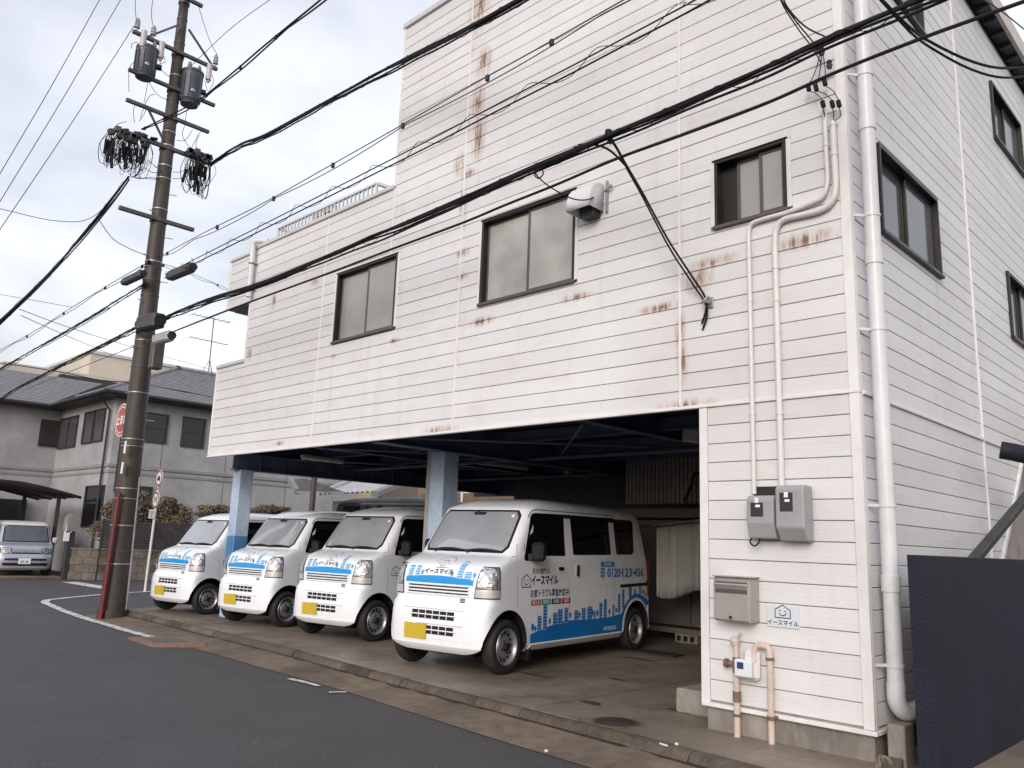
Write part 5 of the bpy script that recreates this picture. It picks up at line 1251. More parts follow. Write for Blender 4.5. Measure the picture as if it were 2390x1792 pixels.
for (px, py, kind) in ((371, 1116, 'truck'), (363, 1166, 'strokes')):
    c = at_y(px, py, sb0.y-.05); rr = .215
    m = MB(); m.cyl((c.x, sb0.y-.05, c.z), (c.x, sb0.y-.035, c.z), rr, n=32); so_ = m.build('sign_disc', whp, t)
    m = MB(); disc(m, c, rr*.74, rr*.97, sb0.y-.053, 32); m.build('red_ring', redp if kind == 'truck' else pm('faded_red_ring', (.20, .09, .07), .5), so_, recalc=False)
    m = MB(); f = lambda x0, x1, z0, z1: m.add([(c.x+x, sb0.y-.054, c.z+z) for x, z in ((x0, z0), (x1, z0), (x1, z1), (x0, z1))], [[0, 1, 2, 3]])
    if kind == 'truck': f(-.09, .09, -.05, .02); f(-.06, .05, .02, .06); f(-.07, -.03, -.075, -.05); f(.03, .07, -.075, -.05)
    else: f(-.085, -.05, -.09, .09); f(.05, .085, -.09, .09); f(-.015, .015, -.05, .07)
    m.build('symbol', M['decal_black'], so_, recalc=False)
c = at_y(367, 1141, sb0.y-.05); m = MB(); put_text(m, '7-9', .10, lambda a, b: (c.x+a, sb0.y-.045, c.z+b), .02); m.build('lettering', M['decal_black'], t, recalc=False)
c = at_y(356, 1199, sb0.y-.05); m = MB(); m.box(c.x-.22, c.x+.16, sb0.y-.055, sb0.y-.04, c.z-.12, c.z+.11, c=.004); po_ = m.build('plate', pm('sign_grey_white', (.5, .5, .5), .5), t)
m = MB(); put_text(m, '自転車', .10, lambda a, b: (c.x-.03+a, sb0.y-.058, c.z+.03+b), .01); put_text(m, 'を除く', .09, lambda a, b: (c.x-.03+a, sb0.y-.058, c.z-.06+b), .01); m.build('lettering', M['seam'], po_, recalc=False)

# ================================================================ OVERHEAD CABLES
def P3(lst, Y):
    return [at_y(u, v, Y) if not isinstance(u, Vector) else u for u, v in lst]
def ext(pts, f0=0, f1=0):
    pts = list(pts)
    if f0: pts = [pts[0] + (pts[0]-pts[1]).normalized()*f0] + pts
    if f1: pts = pts + [pts[-1] + (pts[-1]-pts[-2]).normalized()*f1]
    return pts
def cable(lab, pts, r, style='single', mat='cable', name='overhead_cable', n=14, seed=1, spacers=True):
    if style == 'bundle': r *= 1.15
    elif style == 'single' and mat == 'cable': r *= 1.15
    rr = random.Random(seed); sp_ = spline(pts, n); t = thing(name, lab, 'cable', sp_[0]); m = MB()
    Ltot = [0]
    for a, b in zip(sp_, sp_[1:]): Ltot.append(Ltot[-1]+(b-a).length)
    if style == 'single': m.tube(sp_, r, 6); m.build('strand', M[mat], t, recalc=False)
    elif style == 'pair':
        m.tube(sp_, r, 6); m.build('strand', M[mat], t, recalc=False)
        m = MB(); m.tube([p+Vector((0, .01, -.055*abs(math.sin(l*1.1)) - .012)) for p, l in zip(sp_, Ltot)], r*.9, 6); m.build('strand', M[mat], t, recalc=False)
        for k in (range(3, len(sp_)-2, 14) if spacers else ()): m = MB(); p = sp_[k]; m.box(p.x-.02, p.x+.02, p.y-.015, p.y+.02, p.z-.05, p.z+.015, c=.004); m.build('spacer', M[mat], t, recalc=False)
    elif style in ('bundle', 'spiral'):
        m.tube(sp_, r, 6); m.build('messenger', M[mat], t, recalc=False)
        dense = []
        for i in range(len(sp_)-1):
            for k in range(6): dense.append((sp_[i].lerp(sp_[i+1], k/6), Ltot[i]+(Ltot[i+1]-Ltot[i])*k/6))
        if style == 'bundle':
            for q in range(3):
                ph = rr.uniform(0, 6); am = rr.uniform(.006, .016)
                m = MB(); m.tube([p+Vector((0, .012*(q-1)+am*math.sin(l*2.1+ph), -.024-.021*q-.012*math.sin(l*1.3+ph)-am*.6*math.sin(l*5.3+ph))) for p, l in dense[::3]], r*(.95 if q == 0 else .62), 6); m.build('strand', M[mat], t, recalc=False)
            m = MB(); m.tube([p+Vector((0, .045*math.cos(l*13), -.028+.042*math.sin(l*13))) for p, l in dense], .0032, 4); m.build('lashing', M[mat], t, recalc=False)
        else:
            m = MB(); m.tube([p+Vector((0, 0, -.075)) for p, l in dense[::3]], r*1.15, 6); m.build('strand', M[mat], t, recalc=False)
            m = MB(); m.tube([p+Vector((0, .05*math.cos(l*7.5), -.030+.062*math.sin(l*7.5))) for p, l in dense], .0038, 4); m.build('lashing', M['wire'], t, recalc=False)
    return t
pole_att = lambda z, y=PY-.15: Vector((pole_x(z)+.1, y, z))
cable('thick black cable bundle crossing the facade from the pole to the top right', ext(P3([(at_x(366, 748, -15.2), 0), (480, 700), (621, 655), (850, 560), (1079, 462), (1243, 389), (1426, 313), (1600, 238), (1780, 160), (1923, 92), (2150, -4)], 5.3), 0, 2.5), .016, 'bundle', seed=3)
cable('single black cable running below the main bundle in front of the windows', ext(P3([(at_x(394, 778, -15.0), 0), (480, 744), (585, 704), (760, 640), (915, 581), (1079, 520), (1180, 478), (1300, 430), (1440, 370), (1600, 312), (1790, 240), (1959, 165), (2157, 87), (2390, 3)], 5.0), 0, 2), .011, seed=4)
cable('cable with spiral lashing loops above the main bundle', ext(P3([(at_x(385, 640, -15.2), 0), (480, 592), (691, 485), (868, 395), (1030, 312), (1178, 234), (1330, 156), (1465, 84), (1600, 12), (1650, -16)], 5.2), 0, 2), .008, 'spiral', seed=5)
cable('thin twin wires crossing high over the facade', ext(P3([(at_x(378, 596, -15.4), 0), (480, 541), (610, 476), (746, 400), (900, 313), (1102, 198), (1250, 116), (1465, -6)], 5.2), 0, 2), .007, 'pair', 'wire', seed=6)
a4 = AE[3][1]
cable('heavy black bundle from the pole arm to the tower top edge', [a4, at_y(560, 337, 6.2), at_y(621, 313, 6.0), at_y(770, 232, 5.7), at_y(945, 137, 5.5), at_y(1090, 65, 5.3), at_y(1210, -2, 5.2), at_y(1330, -70, 5.1)], .017, 'bundle', seed=7)
cable('black cable rising steeply from the pole past the transformers', [at_x(*r3(450, 1040), AXX+.2), at_x(*r3(640, 950), AXX+.3), at_y(465, 232, 5.6), at_y(545, 168, 5.5), at_y(621, 103, 5.4), at_y(745, 2, 5.3), at_y(830, -70, 5.2)], .014, 'pair', seed=8)
cable('thin grey wire going up right from the upper pole arm', [at_x(*r3(850, 530), AXX+.2), at_y(540, 65, 6.0), at_y(640, -8, 5.8)], .006, mat='wire')
for lab, p0, p1 in (('leftmost thin wire crossing the sky at the top left', (0, 405), (232, 0)), ('middle thin wire crossing the sky at the top left', (0, 470), (281, 0)), ('right thin wire crossing the sky towards the pole insulators', (0, 535), (313, 60))):
    a, b_ = at_x(*p0, -15.4), at_x(*p1, -15.5); sag = (a+b_)/2 - Vector((0, 0, .06)); cable(lab, ext([a, sag, b_], 3, 1.2 if p1[1] == 0 else 0), .007, mat='wire')
la = at_x(*r3(350, 1420), AXX+.1)
cable('thick black cable dropping left from the pole across the sky', [la, at_x(227, 508, -16.0), at_x(120, 632, -16.4), at_x(0, 748, -16.8), at_x(-120, 850, -17.2)], .018, 'bundle', seed=9)
cable('dark sagging cable leaving the pole to the left above the roofs', [pole_att(6.6), at_y(*q4(1140, 540), 5.7), at_y(*q4(880, 690), 5.7), at_y(*q4(560, 885), 5.7), at_y(*q4(260, 1075), 5.7), at_y(0, 817, 5.7), at_y(-150, 900, 5.7)], .008, 'pair', seed=10)
cable('heavy cable sloping left below the twin sagging wires', [pole_att(6.1), at_y(*q4(1110, 710), 5.7), at_y(*q4(960, 800), 5.7), at_y(*q4(640, 995), 5.7), at_y(*q4(250, 1220), 5.7), at_y(0, 860, 5.7), at_y(-120, 925, 5.7)], .011, 'bundle', seed=11)
cable('thick black cable from the pole down to the left house eave', [at_y(*q4(1090, 1020), 5.5), at_x(*q4(820, 1160), -18.5), at_x(*q4(420, 1360), -24), at_x(*q4(60, 1555), -31), at_x(-40, 975, -33)], .015, 'bundle', seed=12)
cable('thin cable from the pole running just under the thick house cable', [at_y(*q4(1170, 1140), 5.6), at_x(*q4(880, 1250), -18.5), at_x(*q4(400, 1440), -24), at_x(*q4(180, 1530), -30)], .008, mat='wire', seed=13)
cable('thin wire strung from the left towards the drooping black cable', [at_x(-60, 476, -16.5), at_x(0, 487, -16.4), at_x(*q4(440, 217), -16.2), at_x(*q4(730, 178), -16.0), la], .007, mat='wire')
cable('thin wire looping from the drooping cable to the pole', [at_x(*q4(765, 205), -16.1), at_x(*q4(870, 350), -15.9), at_x(*q4(1000, 430), -15.8), at_x(*q4(1150, 490), -15.5)], .007, mat='wire')
cable('hairline wire across the lower left sky', [at_x(-30, 684, -22), at_x(0, 687, -22), at_x(*q4(560, 885), -20)], .006, mat='wire')
cable('thin twin line from the drooping cable to behind the grey house roof', [at_x(*q4(150, 900), -17), at_x(*q4(560, 1050), -22), at_x(*q4(1060, 1205), -28), at_x(*q4(1640, 1370), -34)], .008, mat='wire')
cable('lower thin line from the drooping cable towards the beige block', [at_x(*q4(165, 950), -17), at_x(*q4(480, 1090), -22), at_x(*q4(860, 1250), -30)], .008, mat='wire')
cable('thin pair of wires descending right from the pole to behind the building', [pole_att(6.6, PY+.1), at_y(*q4(1380, 585), 7), at_y(*q4(1640, 690), 9), at_y(545, 680, 11)], .007, 'pair', 'wire')
cable('slack dark cable over the left house roof', [at_x(-20, 846, -30), at_x(*q4(130, 1335), -29), at_x(*q4(480, 1390), -27), at_x(*q4(780, 1450), -26), at_x(*q4(1100, 1480), -25), at_x(*q4(1640, 1580), -27)], .012, seed=14)
# drop cable to the wall bracket, loop to the hood, service drop, far right line
top = at_y(1420, 316, 5.3)
t = cable('black drop cable slanting from the bundle to the wall bracket', [top, at_y(1440, 345, 5.4), at_y(1462, 385, 5.6), at_y(1500, 450, 5.75), at_y(1560, 560, 5.95), at_y(1612, 640, 6.1), at_y(1645, 692, 6.2), at_y(1648, 722, 6.215), at_y(1638, 755, 6.235)], .010, 'pair', name='drop_cable', seed=15, spacers=False)
m = MB(); m.tube([top+Vector((0, 0, .05)), top, at_y(1428, 335, 5.35)], [.03, .034, .022], 10); m.build('clamp', M['cable'], t)
cable('short black wire curving from the bundle into the drop cable', [at_y(1350, 338, 5.3), at_y(1390, 338, 5.35), at_y(1425, 352, 5.45), at_y(1462, 388, 5.6)], .009, name='drop_cable')
h0 = at_y(1252, 395, 5.3)
cable('thin looped wire from the bundle to the exhaust hood', [h0, at_y(1248, 408, 5.32), at_y(1257, 416, 5.34), at_y(1268, 405, 5.36), at_y(1262, 391, 5.38), at_y(1250, 398, 5.4), at_y(1258, 415, 5.45), at_y(1290, 440, 5.6), at_y(1335, 463, 5.85), at_y(1370, 466, 5.95), at_y(1395, 455, 6.2)], .006, name='drop_cable')
cable('pair of service wires dropping from the top to the corner insulators', [at_y(1815, -30, 5.0), at_y(1825, 2, 5.2), at_y(1862, 55, 5.6), at_y(1895, 95, 5.95), at_y(1915, 130, 6.13)], .006, 'pair', name='service_wire', spacers=False)
cable('thin service wire ending at the upper corner insulator', [at_y(1822, -20, 5.0), at_y(1840, 20, 5.3), at_y(1880, 62, 5.8), at_y(1925, 85, 6.2)], .006, name='service_wire')
cable('twisted dark cable curving off at the upper right over the side wall', [at_x(2050, -10, -1.6), at_x(2125, 65, -1.5), at_x(2180, 102, -1.4), at_x(2260, 140, -1.3), at_x(2330, 158, -1.2), at_x(2400, 156, -1.1)], .009, 'pair', seed=16, spacers=False)
cable('thin wire slanting down at the far upper right', [at_x(2290, -5, -1.6), at_x(2340, 28, -1.55), at_x(2395, 72, -1.5)], .006, mat='wire')

# ================================================================ RIGHT EDGE: blue wall, brace, concrete stub, plant
navyw = pm('navy_wall_paint', (.0085, .0105, .023), .65, .2, 1.5, bump=.3, bscale=45, c2=(.014, .017, .034), spec=.3)
t = thing('blue_wall', 'dark navy rendered wall slab at the right edge', 'wall', (-1.97, 6.0, 0))
m = MB(); m.box(-2.035, -1.905, 6.0, 11.5, 0, 1.572, c=.006); m.build('slab', navyw, t)
t = thing('steel_brace', 'dark diagonal steel strut rising behind the navy wall', 'brace', (-1.95, 8.4, 1.3))
m = MB(); m.bar(at_x(2262, 1320, -2.08), at_x(2420, 1130, -2.08), .09, .06, c=.006); m.build('strut', M['black'], t)
t = thing('dark_pipe', 'thick dark pipe end jutting in at the right edge', 'pipe', at_x(2335, 1052, -2.0))
m = MB(); m.tube([at_x(2335, 1050, -2.1), at_x(2365, 1055, -2.0), at_x(2440, 1072, -1.8)], .085, 16); m.build('pipe', navyw, t)
t = thing('concrete_stub', 'narrow weathered concrete post under the drainpipe', 'post', (dx+.03, dy-.1, 0))
m = MB(); m.box(dx-.02, dx+.10, dy-.17, dy+.02, 0, .40, c=.008); m.build('upper_block', M['found'], t)
m = MB(); m.box(dx-.035, dx+.085, dy-.205, dy-.171, 0, .185, c=.006); m.build('lower_block', M['kerb_conc'], t)
t = thing('dry_plant', 'small dry curling plant at the foundation corner', 'plant', (dx-.09, dy-.22, .1))
strw = pm('dry_straw_leaf', (.26, .22, .16), .7, .2, 6)
for k in range(9):
    a = random.uniform(-2.6, .2); ln = random.uniform(.08, .17); b0 = Vector((dx-.07+random.uniform(-.02, .02), dy-.24+random.uniform(-.02, .02), .09)); d_ = Vector((math.cos(a), math.sin(a), 0))
    pts = [b0, b0+d_*ln*.35+Vector((0, 0, .09)), b0+d_*ln*.8+Vector((0, 0, .11)), b0+d_*ln*1.1+Vector((0, 0, .06))]
    m = MB(); m.tube(spline(pts, 4), [.008*(1-.08*i) for i in range(13)], 5); m.build('leaf', strw, t, recalc=False)
t = thing('weed', 'dry weed tuft growing in a kerb joint', 'plant', at_z(*r5(1190, 440), .1))
for k in range(46):
    o0 = at_z(*r5(1200, 445), .09)+Vector((random.gauss(0, .09), random.gauss(0, .03), 0)); a = random.uniform(0, 6.28); ln = random.uniform(.05, .16)
    m = MB(); m.tube([o0, o0+Vector((math.cos(a)*ln*.5, math.sin(a)*ln*.5, ln*.7)), o0+Vector((math.cos(a)*ln*1.1, math.sin(a)*ln*1.1, ln*.8))], [.004, .003, .001], 4); m.build('stalk', strw, t, recalc=False)

# ================================================================ LEFT BACKGROUND: grey house, carport, car, block wall
def f4(x, y): return (x*.434, 700+y*.434)
stucco = pm('grey_stucco', (.32, .32, .335), .85, .12, .9, bump=.3, bscale=30, c2=(.40, .40, .415), world=True)
stucco2 = pm('grey_stucco_trim', (.26, .253, .26), .8, .1, 1)
slate = pm('grey_slate_tiles', (.19, .192, .207), .6, .2, 6, c2=(.27, .272, .29))
dkbr = pm('dark_eave_paint', (.035, .033, .035), .55, .15, 3)
HX, HY, WX = -29.0, 10.3, -34.7
EZ = 6.12
hs = thing('grey_house', 'two storey grey stucco house with hipped slate roof on the left', 'house', (HX, HY, 0))
m = MB(); m.box(-37.5, HX, HY, 20.5, 0, EZ, c=0); m.build('wall', stucco, hs)
m = MB(); m.box(-43, WX, -2, HY-.002, 0, EZ, c=0); m.build('wall', stucco, hs)
for (a, b_, c_, d_) in ((HX, HX+.05, HY-.05, 20.5), (-34.649, HX-.001, HY-.05, HY), (WX, WX+.05, -2, HY-.051)):
    m = MB(); m.box(a, b_, c_, d_, 3.62, 3.72); m.box(a, b_-.02 if b_-a < .1 else b_, c_+.02, d_, 3.42, 3.50); m.build('string_course', stucco2, hs)
def courses(mb, e0, e1, r0, r1, n, up=Vector((0, 0, 1)), th=.035):
    e0, e1, r0, r1 = map(Vector, (e0, e1, r0, r1))
    nn = (e1-e0).cross(r0-e0).normalized()
    if nn.z < 0: nn = -nn
    for k in range(n):
        f0, f1 = k/n, min(1, (k+1.25)/n)
        a, b = e0.lerp(r0, f0), e1.lerp(r1, f0); c, d = e1.lerp(r1, f1), e0.lerp(r0, f1)
        mb.add([a+nn*th, b+nn*th, c+nn*.004, d+nn*.004, a, b], [[0, 1, 2, 3], [0, 1, 5, 4]])
RZ = 8.15
ex = .6
c1, c2_, c3, c4 = (HX+ex, HY-ex, EZ), (HX+ex, 21, EZ), (-38, 21, EZ), (-38, HY-ex, EZ)
ap0, ap1 = Vector((-33.2, 14.0, RZ)), Vector((-33.2, 17.5, RZ))
rf = MB(); courses(rf, c1, c2_, ap0, ap1, 22); courses(rf, c4, c1, ap0, ap0+Vector((.01, 0, 0)), 22); courses(rf, c3, c4, ap1, ap0, 12); courses(rf, c2_, c3, ap1, ap1+Vector((.01, 0, 0)), 12)
ro = tag(rf.build('roof_tiles', slate, hs, recalc=False), kind='stuff')
m = MB(); m.prism([c1, c2_, c3, c4], (0, 0, -.14)); m.build('eave', dkbr, hs)
m = MB(); m.tube([Vector(c1)+Vector((0, 0, .03)), ap0+Vector((0, 0, .05)), ap1+Vector((0, 0, .05))], .06, 6); m.tube([Vector(c4), ap0+Vector((0, 0, .05))], .06, 6); m.build('hip_ridge', slate, hs)
m = MB(); m.lathe([(0, 0), (.12, 0), (.10, .12), (0, .18)], Matrix.Translation(ap0), 10); m.build('ridge_cap', dkbr, hs)
# wing roof
zr1 = at_x(*f4(250, 405), -39.5).z
w1, w2 = (WX+.6, -2.5, EZ), (WX+.6, HY-.62, EZ)
rf = MB(); courses(rf, w1, w2, (-39.5, -2.5, zr1), (-39.5, HY+3, zr1), 22); courses(rf, (-44, HY, EZ), (-44, -2.5, EZ), (-39.5, HY, zr1), (-39.5, -2.5, zr1), 10)
tag(rf.build('roof_tiles', slate, hs, recalc=False), kind='stuff')
m = MB(); m.box(-43.5, WX+.6, -2.5, HY-.605, EZ-.14, EZ-.002); m.build('eave', dkbr, hs)
for p, q in (((HX+ex+.06, HY-ex-.06, EZ-.05), (HX+ex+.06, 21, EZ-.05)), ((WX+.66, -2.5, EZ-.05), (WX+.66, HY-.7, EZ-.05)), ((HX+ex+.06, HY-ex-.06, EZ-.05), (-34, HY-ex-.06, EZ-.05))):
    m = MB(); m.tube([p, q], .065, 8); m.build('gutter', dkbr, hs)
pc = at_y(*f4(605, 800), HY-.08).x
m = MB(); m.tube([(HX-.35, HY-.5, EZ-.12), (HX-.38, HY-.08, EZ-.55), (HX-.40, HY-.08, 3.0), (HX-.40, HY-.08, .1)], .04, 8); m.build('downpipe', dkbr, hs)
def hwin_x(X, p0, p1, mull=True, mt='glass_side', hb=False):
    a, b_ = at_x(*f4(*p0), X), at_x(*f4(*p1), X); y0, y1, z0, z1 = a.y, b_.y, min(a.z, b_.z), max(a.z, b_.z)
    m = MB(); fw_ = .05
    for q in ((y0, y1, z1-fw_, z1), (y0, y1, z0, z0+fw_), (y0, y0+fw_, z0+fw_, z1-fw_), (y1-fw_, y1, z0+fw_, z1-fw_)): m.box(X, X+.06, q[0], q[1], q[2], q[3])
    if mull: m.box(X+.001, X+.05, y0+fw_, y1-fw_, (z0+z1)/2-.025, (z0+z1)/2+.025) if hb else m.box(X+.001, X+.05, (y0+y1)/2-.025, (y0+y1)/2+.025, z0+fw_, z1-fw_)
    o = m.build('window', dkbr, hs); m = MB(); m.box(X+.003, X+.02, y0+fw_, y1-fw_, z0+fw_, z1-fw_); m.build('pane', M[mt], o); return o
def hwin_y(Y, p0, p1, mull=False, mt='glass_side'):
    a, b_ = at_y(*f4(*p0), Y), at_y(*f4(*p1), Y); x0, x1, z0, z1 = min(a.x, b_.x), max(a.x, b_.x), min(a.z, b_.z), max(a.z, b_.z)
    m = MB(); fw_ = .05
    for q in ((x0, x1, z1-fw_, z1), (x0, x1, z0, z0+fw_), (x0, x0+fw_, z0+fw_, z1-fw_), (x1-fw_, x1, z0+fw_, z1-fw_)): m.box(q[0], q[1], Y-.06, Y, q[2], q[3])
    if mull: m.box((x0+x1)/2-.025, (x0+x1)/2+.025, Y-.05, Y-.001, z0+fw_, z1-fw_)
    o = m.build('window', dkbr, hs); m = MB(); m.box(x0+fw_, x1-fw_, Y-.02, Y-.003, z0+fw_, z1-fw_); m.build('pane', M[mt], o); return o
hwin_x(HX, (775, 600), (890, 775), hb=True, mt='glass_dark'); hwin_x(HX, (985, 625), (1090, 800), hb=True, mt='glass_dark'); hwin_x(HX, (750, 1000), (812, 1065), False, 'glass_dark')
hwin_y(HY, (335, 640), (405, 790), True); hwin_y(HY, (465, 605), (498, 768)); hwin_y(HY, (518, 592), (552, 758)); hwin_y(HY, (470, 1000), (540, 1225), False, 'glass_dark')
o = hwin_x(WX, (222, 640), (320, 795), False, 'glass_dark')
a, b_ = at_x(*f4(222, 640), WX), at_x(*f4(320, 795), WX)
for k in range(12):
    z = min(a.z, b_.z)+.08+k*(abs(a.z-b_.z)-.12)/12; m = MB(); m.box(WX+.03, WX+.055, min(a.y, b_.y)+.05, max(a.y, b_.y)-.05, z, z+.07); m.build('louvre', dkbr, o, recalc=False)
for yj in (12.0, 14.4, 17.0):
    m = MB(); m.box(HX, HX+.006, yj, yj+.012, 0, EZ-.2); m.build('wall_joint', dkbr, hs)
# lean-to roof on the right of the house (seen through the garage)
q = [at_z(677, 1119, 3.1), at_z(693, 1147, 2.72), at_z(804, 1148, 2.72), at_z(712, 1116, 3.1)]
m = MB(); m.prism(q, (-.3, .3, -.02)); m.build('porch_roof', pm('dark_porch_roof', (.075, .075, .08), .6, .2, 3), hs)
m = MB(); m.bar(q[0], q[1], .10, .16); m.bar(q[1]-Vector((0, 0, .02)), q[2]-Vector((0, 0, .02)), .06, .05); m.build('porch_fascia', stucco2, hs)
# antenna on the roof
an = at_x(*f4(1122, 385), -31.5); tp = at_x(*f4(1148, 95), -31.5)
t = thing('tv_antenna', 'thin television antenna mast on the grey house roof', 'antenna', an)
m = MB(); m.cyl(an, Vector((an.x, (an.y+tp.y)/2, tp.z)), .022, n=8); m.build('mast', M['arm'], t)
for k in range(3):
    a = 2*math.pi*k/3; m = MB(); m.cyl(an+Vector((0, 0, .5)), an+Vector((.35*math.cos(a), .35*math.sin(a), -.25)), .012, n=6); m.build('stay', M['arm'], t)
ymid = (an.y+tp.y)/2
for dz_, ln in ((-.05, .9), (-1.0, .9)):
    zz = tp.z+dz_; m = MB(); m.cyl((an.x, ymid-ln, zz), (an.x, ymid+ln*.8, zz), .014, n=6); bo = m.build('boom', M['arm'], t)
    for k in range(7):
        y = ymid-ln+k*ln*.28; m = MB(); m.cyl((an.x-.25, y, zz), (an.x+.25, y, zz), .008, n=5); m.build('element', M['arm'], bo)
# beige block behind
bc = at_x(*f4(490, 285), -52)
beige = pm('beige_render', (.52, .47, .40), .8, .08, .5)
t = thing('beige_building', 'flat roofed beige building rising behind the grey roofs', 'building', (bc.x, bc.y, 0))
m = MB(); m.box(-66, bc.x, bc.y, bc.y+20, 0, bc.z); m.build('wall', beige, t)
m = MB(); m.box(-66.1, bc.x+.1, bc.y-.1, bc.y+20.1, bc.z, bc.z+.18); m.build('parapet', M['coping'], t)
q0, q1 = at_x(*f4(480, 365), -49.8), at_x(*f4(595, 440), -49.8)
m = MB(); m.box(-54, -49.9, bc.y-5, bc.y+3.2, bc.z-3.0, bc.z-1.7); m.build('lower_wing', beige, t)
m = MB(); m.box(-49.9, -49.6, bc.y-2.2, bc.y+2.4, bc.z-2.85, bc.z-1.95); o = m.build('balcony_recess', dkbr, t)
m = MB(); m.box(-49.61, -49.3, bc.y+1.6, bc.y+2.0, bc.z-2.7, bc.z-2.2, c=.03); m.build('wall_unit', M['meter'], t)
# carport
cps = [at_x(*f4(*p), -28.9) for p in ((-160, 945), (0, 962), (120, 975), (240, 1000), (340, 1027), (440, 1056))]
t = thing('carport', 'dark curved carport roof in front of the grey house', 'carport', (-31, 9.0, 0))
m = MB(); up_ = [p for p in cps]; vs = []
for X in (-28.9, -33.4): vs += [Vector((X, p.y, p.z)) for p in cps]
n = len(cps); m.add(vs, [[i, i+1, n+i+1, n+i] for i in range(n-1)], 0, True)
o = m.build('roof_sheet', dkbr, t, recalc=False); md = o.modifiers.new('s', 'SOLIDIFY'); md.thickness = .05
for X in (-28.95, -30.4, -31.9, -33.3):
    m = MB(); m.tube([Vector((X, p.y, p.z-.05)) for p in cps], .045, 6); m.build('rib', dkbr, t)
ye = cps[-1].y-.55
for X in (-29.3, -33.0): m = MB(); m.box(X-.05, X+.05, ye-.05, ye+.05, 0, cps[-2].z-.03); m.build('post', dkbr, t)
m = MB(); m.box(-34.6, -34.5, 3, 9.5, .3, 2.5); m.build('back_panel', M['black'], t)
# light kei car under it
TB = [(.22, .52, .66, -2.95, .25), (.28, .58, .71, -3.02, .25), (.45, .60, .735, -3.05, .25), (.62, .59, .74, -3.05, .25), (.66, .565, .74, -3.04, .25), (.85, .555, .74, -3.03, .25), (.93, .52, .738, -3.02, .25), (.98, .42, .735, -3.0, .26), (1.0, .30, .73, -3.0, .26), (1.04, .22, .725, -2.99, .25),
      (1.52, -.02, .66, -2.93, .24), (1.56, -.05, .65, -2.92, .26), (1.61, -.10, .63, -2.90, .28), (1.66, -.22, .57, -2.83, .3), (1.685, -.42, .45, -2.65, .3), (1.69, -.8, .2, -2.2, .2)]
silver = pm('pale_blue_grey_car_paint', (.40, .43, .50), .28, .05, 2, metal=.4, coat=.6); roofw = pm('cream_car_roof', (.60, .58, .54), .3, .04, 2, coat=.5)
kei = thing('compact_car', 'pale blue grey boxy car with cream roof in the carport', 'car'); ORG[kei] = Vector((0, 0, 0))
zs = []
for a, b_ in zip(TB, TB[1:]): zs += [a[0], (a[0]+b_[0])/2]
zs.append(TB[-1][0]); rings = []
for z in zs:
    xf, hw, xr, c_ = tbv(z); h = []
    for i in range(11): th = R(90)*i/10; h.append((xf-c_+c_*max(0, math.cos(th))**(2/NE), hw*math.sin(th)**(2/NE)))
    for i in range(1, 8): h.append((xf-c_+(xr+.16-(xf-c_))*i/8, hw))
    for i in range(7): th = R(90)*(1-i/6); h.append((xr+.16-.16*max(0, math.cos(th))**(2/3.5), hw*math.sin(th)**(2/3.5)))
    rings.append([Vector((x, y, z)) for x, y in h+[(x, -y) for x, y in reversed(h[1:-1])]])
n = len(rings[0]); m = MB()
for i in range(len(rings)-1): m.add(rings[i]+rings[i+1], [[k, (k+1) % n, n+(k+1) % n, n+k] for k in range(n)], 1 if zs[i] >= 1.55 else 0, True)
m.add(rings[0], [list(range(n))]); m.add(rings[-1], [list(range(n))], 1); m.build('body', [silver, roofw], kei, sharp=30)
def kfp(y0, y1, z0, z1, off, mt, name, par=kei, ny=14, nz=6, tap=0.):
    mb = MB(); g_ = lambda o_: (lambda u, v: vfront(((y0+y1)/2+(y1-y0)/2*(1-tap*v)*(2*u-1)), z0+(z1-z0)*v, o_)); mb.grid(g_(off), ny, nz); return mb.build(name, mt, par, recalc=False)
kw = kfp(-.64, .64, 1.045, 1.54, .006, M['van_trim'], 'windscreen_seal', tap=.08); kfp(-.60, .60, 1.075, 1.515, .010, glassy('car_windscreen', (.05, .055, .065), .04, .7, 1.6), 'windscreen', kw, tap=.08)
for s in (-1, 1):
    hb_ = kfp(*sorted((s*.40, s*.70)), .70, .87, .008, M['van_trim'], 'headlight'); kfp(*sorted((s*.42, s*.68)), .715, .855, .013, M['headlight'], 'lens', hb_)
    for z0, z1, x0, x1 in ((1.06, 1.50, -.30, -1.25), (1.06, 1.50, -1.35, -2.3)):
        mb = MB(); mb.add([vside(x, z, .004, s) for x, z in ((x0+.12, z0), (x1, z0), (x1+.02, z1), (x0-.05, z1))], [[0, 1, 2, 3]]); mb.build('side_window', M['glass_tint'], kei, recalc=False)
    c_ = vside(-.02, 1.08, 0, s); mb = MB(); mb.box(-.08, .05, c_.y+(.03 if s > 0 else -.17), c_.y+(.17 if s > 0 else -.03), 1.02, 1.20, c=.03); mb.build('door_mirror', roofw, kei, recalc=False)
    for ax in (0, -2.45):
        MT = Matrix.Translation((ax, s*.66, .27)) @ Matrix.Rotation(-s*R(90), 4, 'X'); mb = MB(); mb.lathe([(0, -.08), (.25, -.08), (.27, -.04), (.27, .05), (.25, .085), (.18, .08), (0, .07)], MT, 28); wh_ = mb.build('wheel', M['rubber'], kei)
kfp(-.38, .38, .70, .735, .009, M['van_trim'], 'upper_grille'); kfp(-.56, .56, .50, .56, .006, M['van_trim'], 'mid_grille'); kfp(-.60, .60, .345, .43, .006, M['van_trim'], 'lower_grille')
pl = kfp(-.20, .13, .40, .565, .022, M['decal_white'], 'number_plate', ny=4, nz=2)
mb = MB(); put_text(mb, '83-28', .09, lambda a, b: vfront(-.035+a, .465+b, .026), .02); mb.build('lettering', M['seam'], pl, recalc=False)
k0 = at_z(*r5(205, 40), .1)
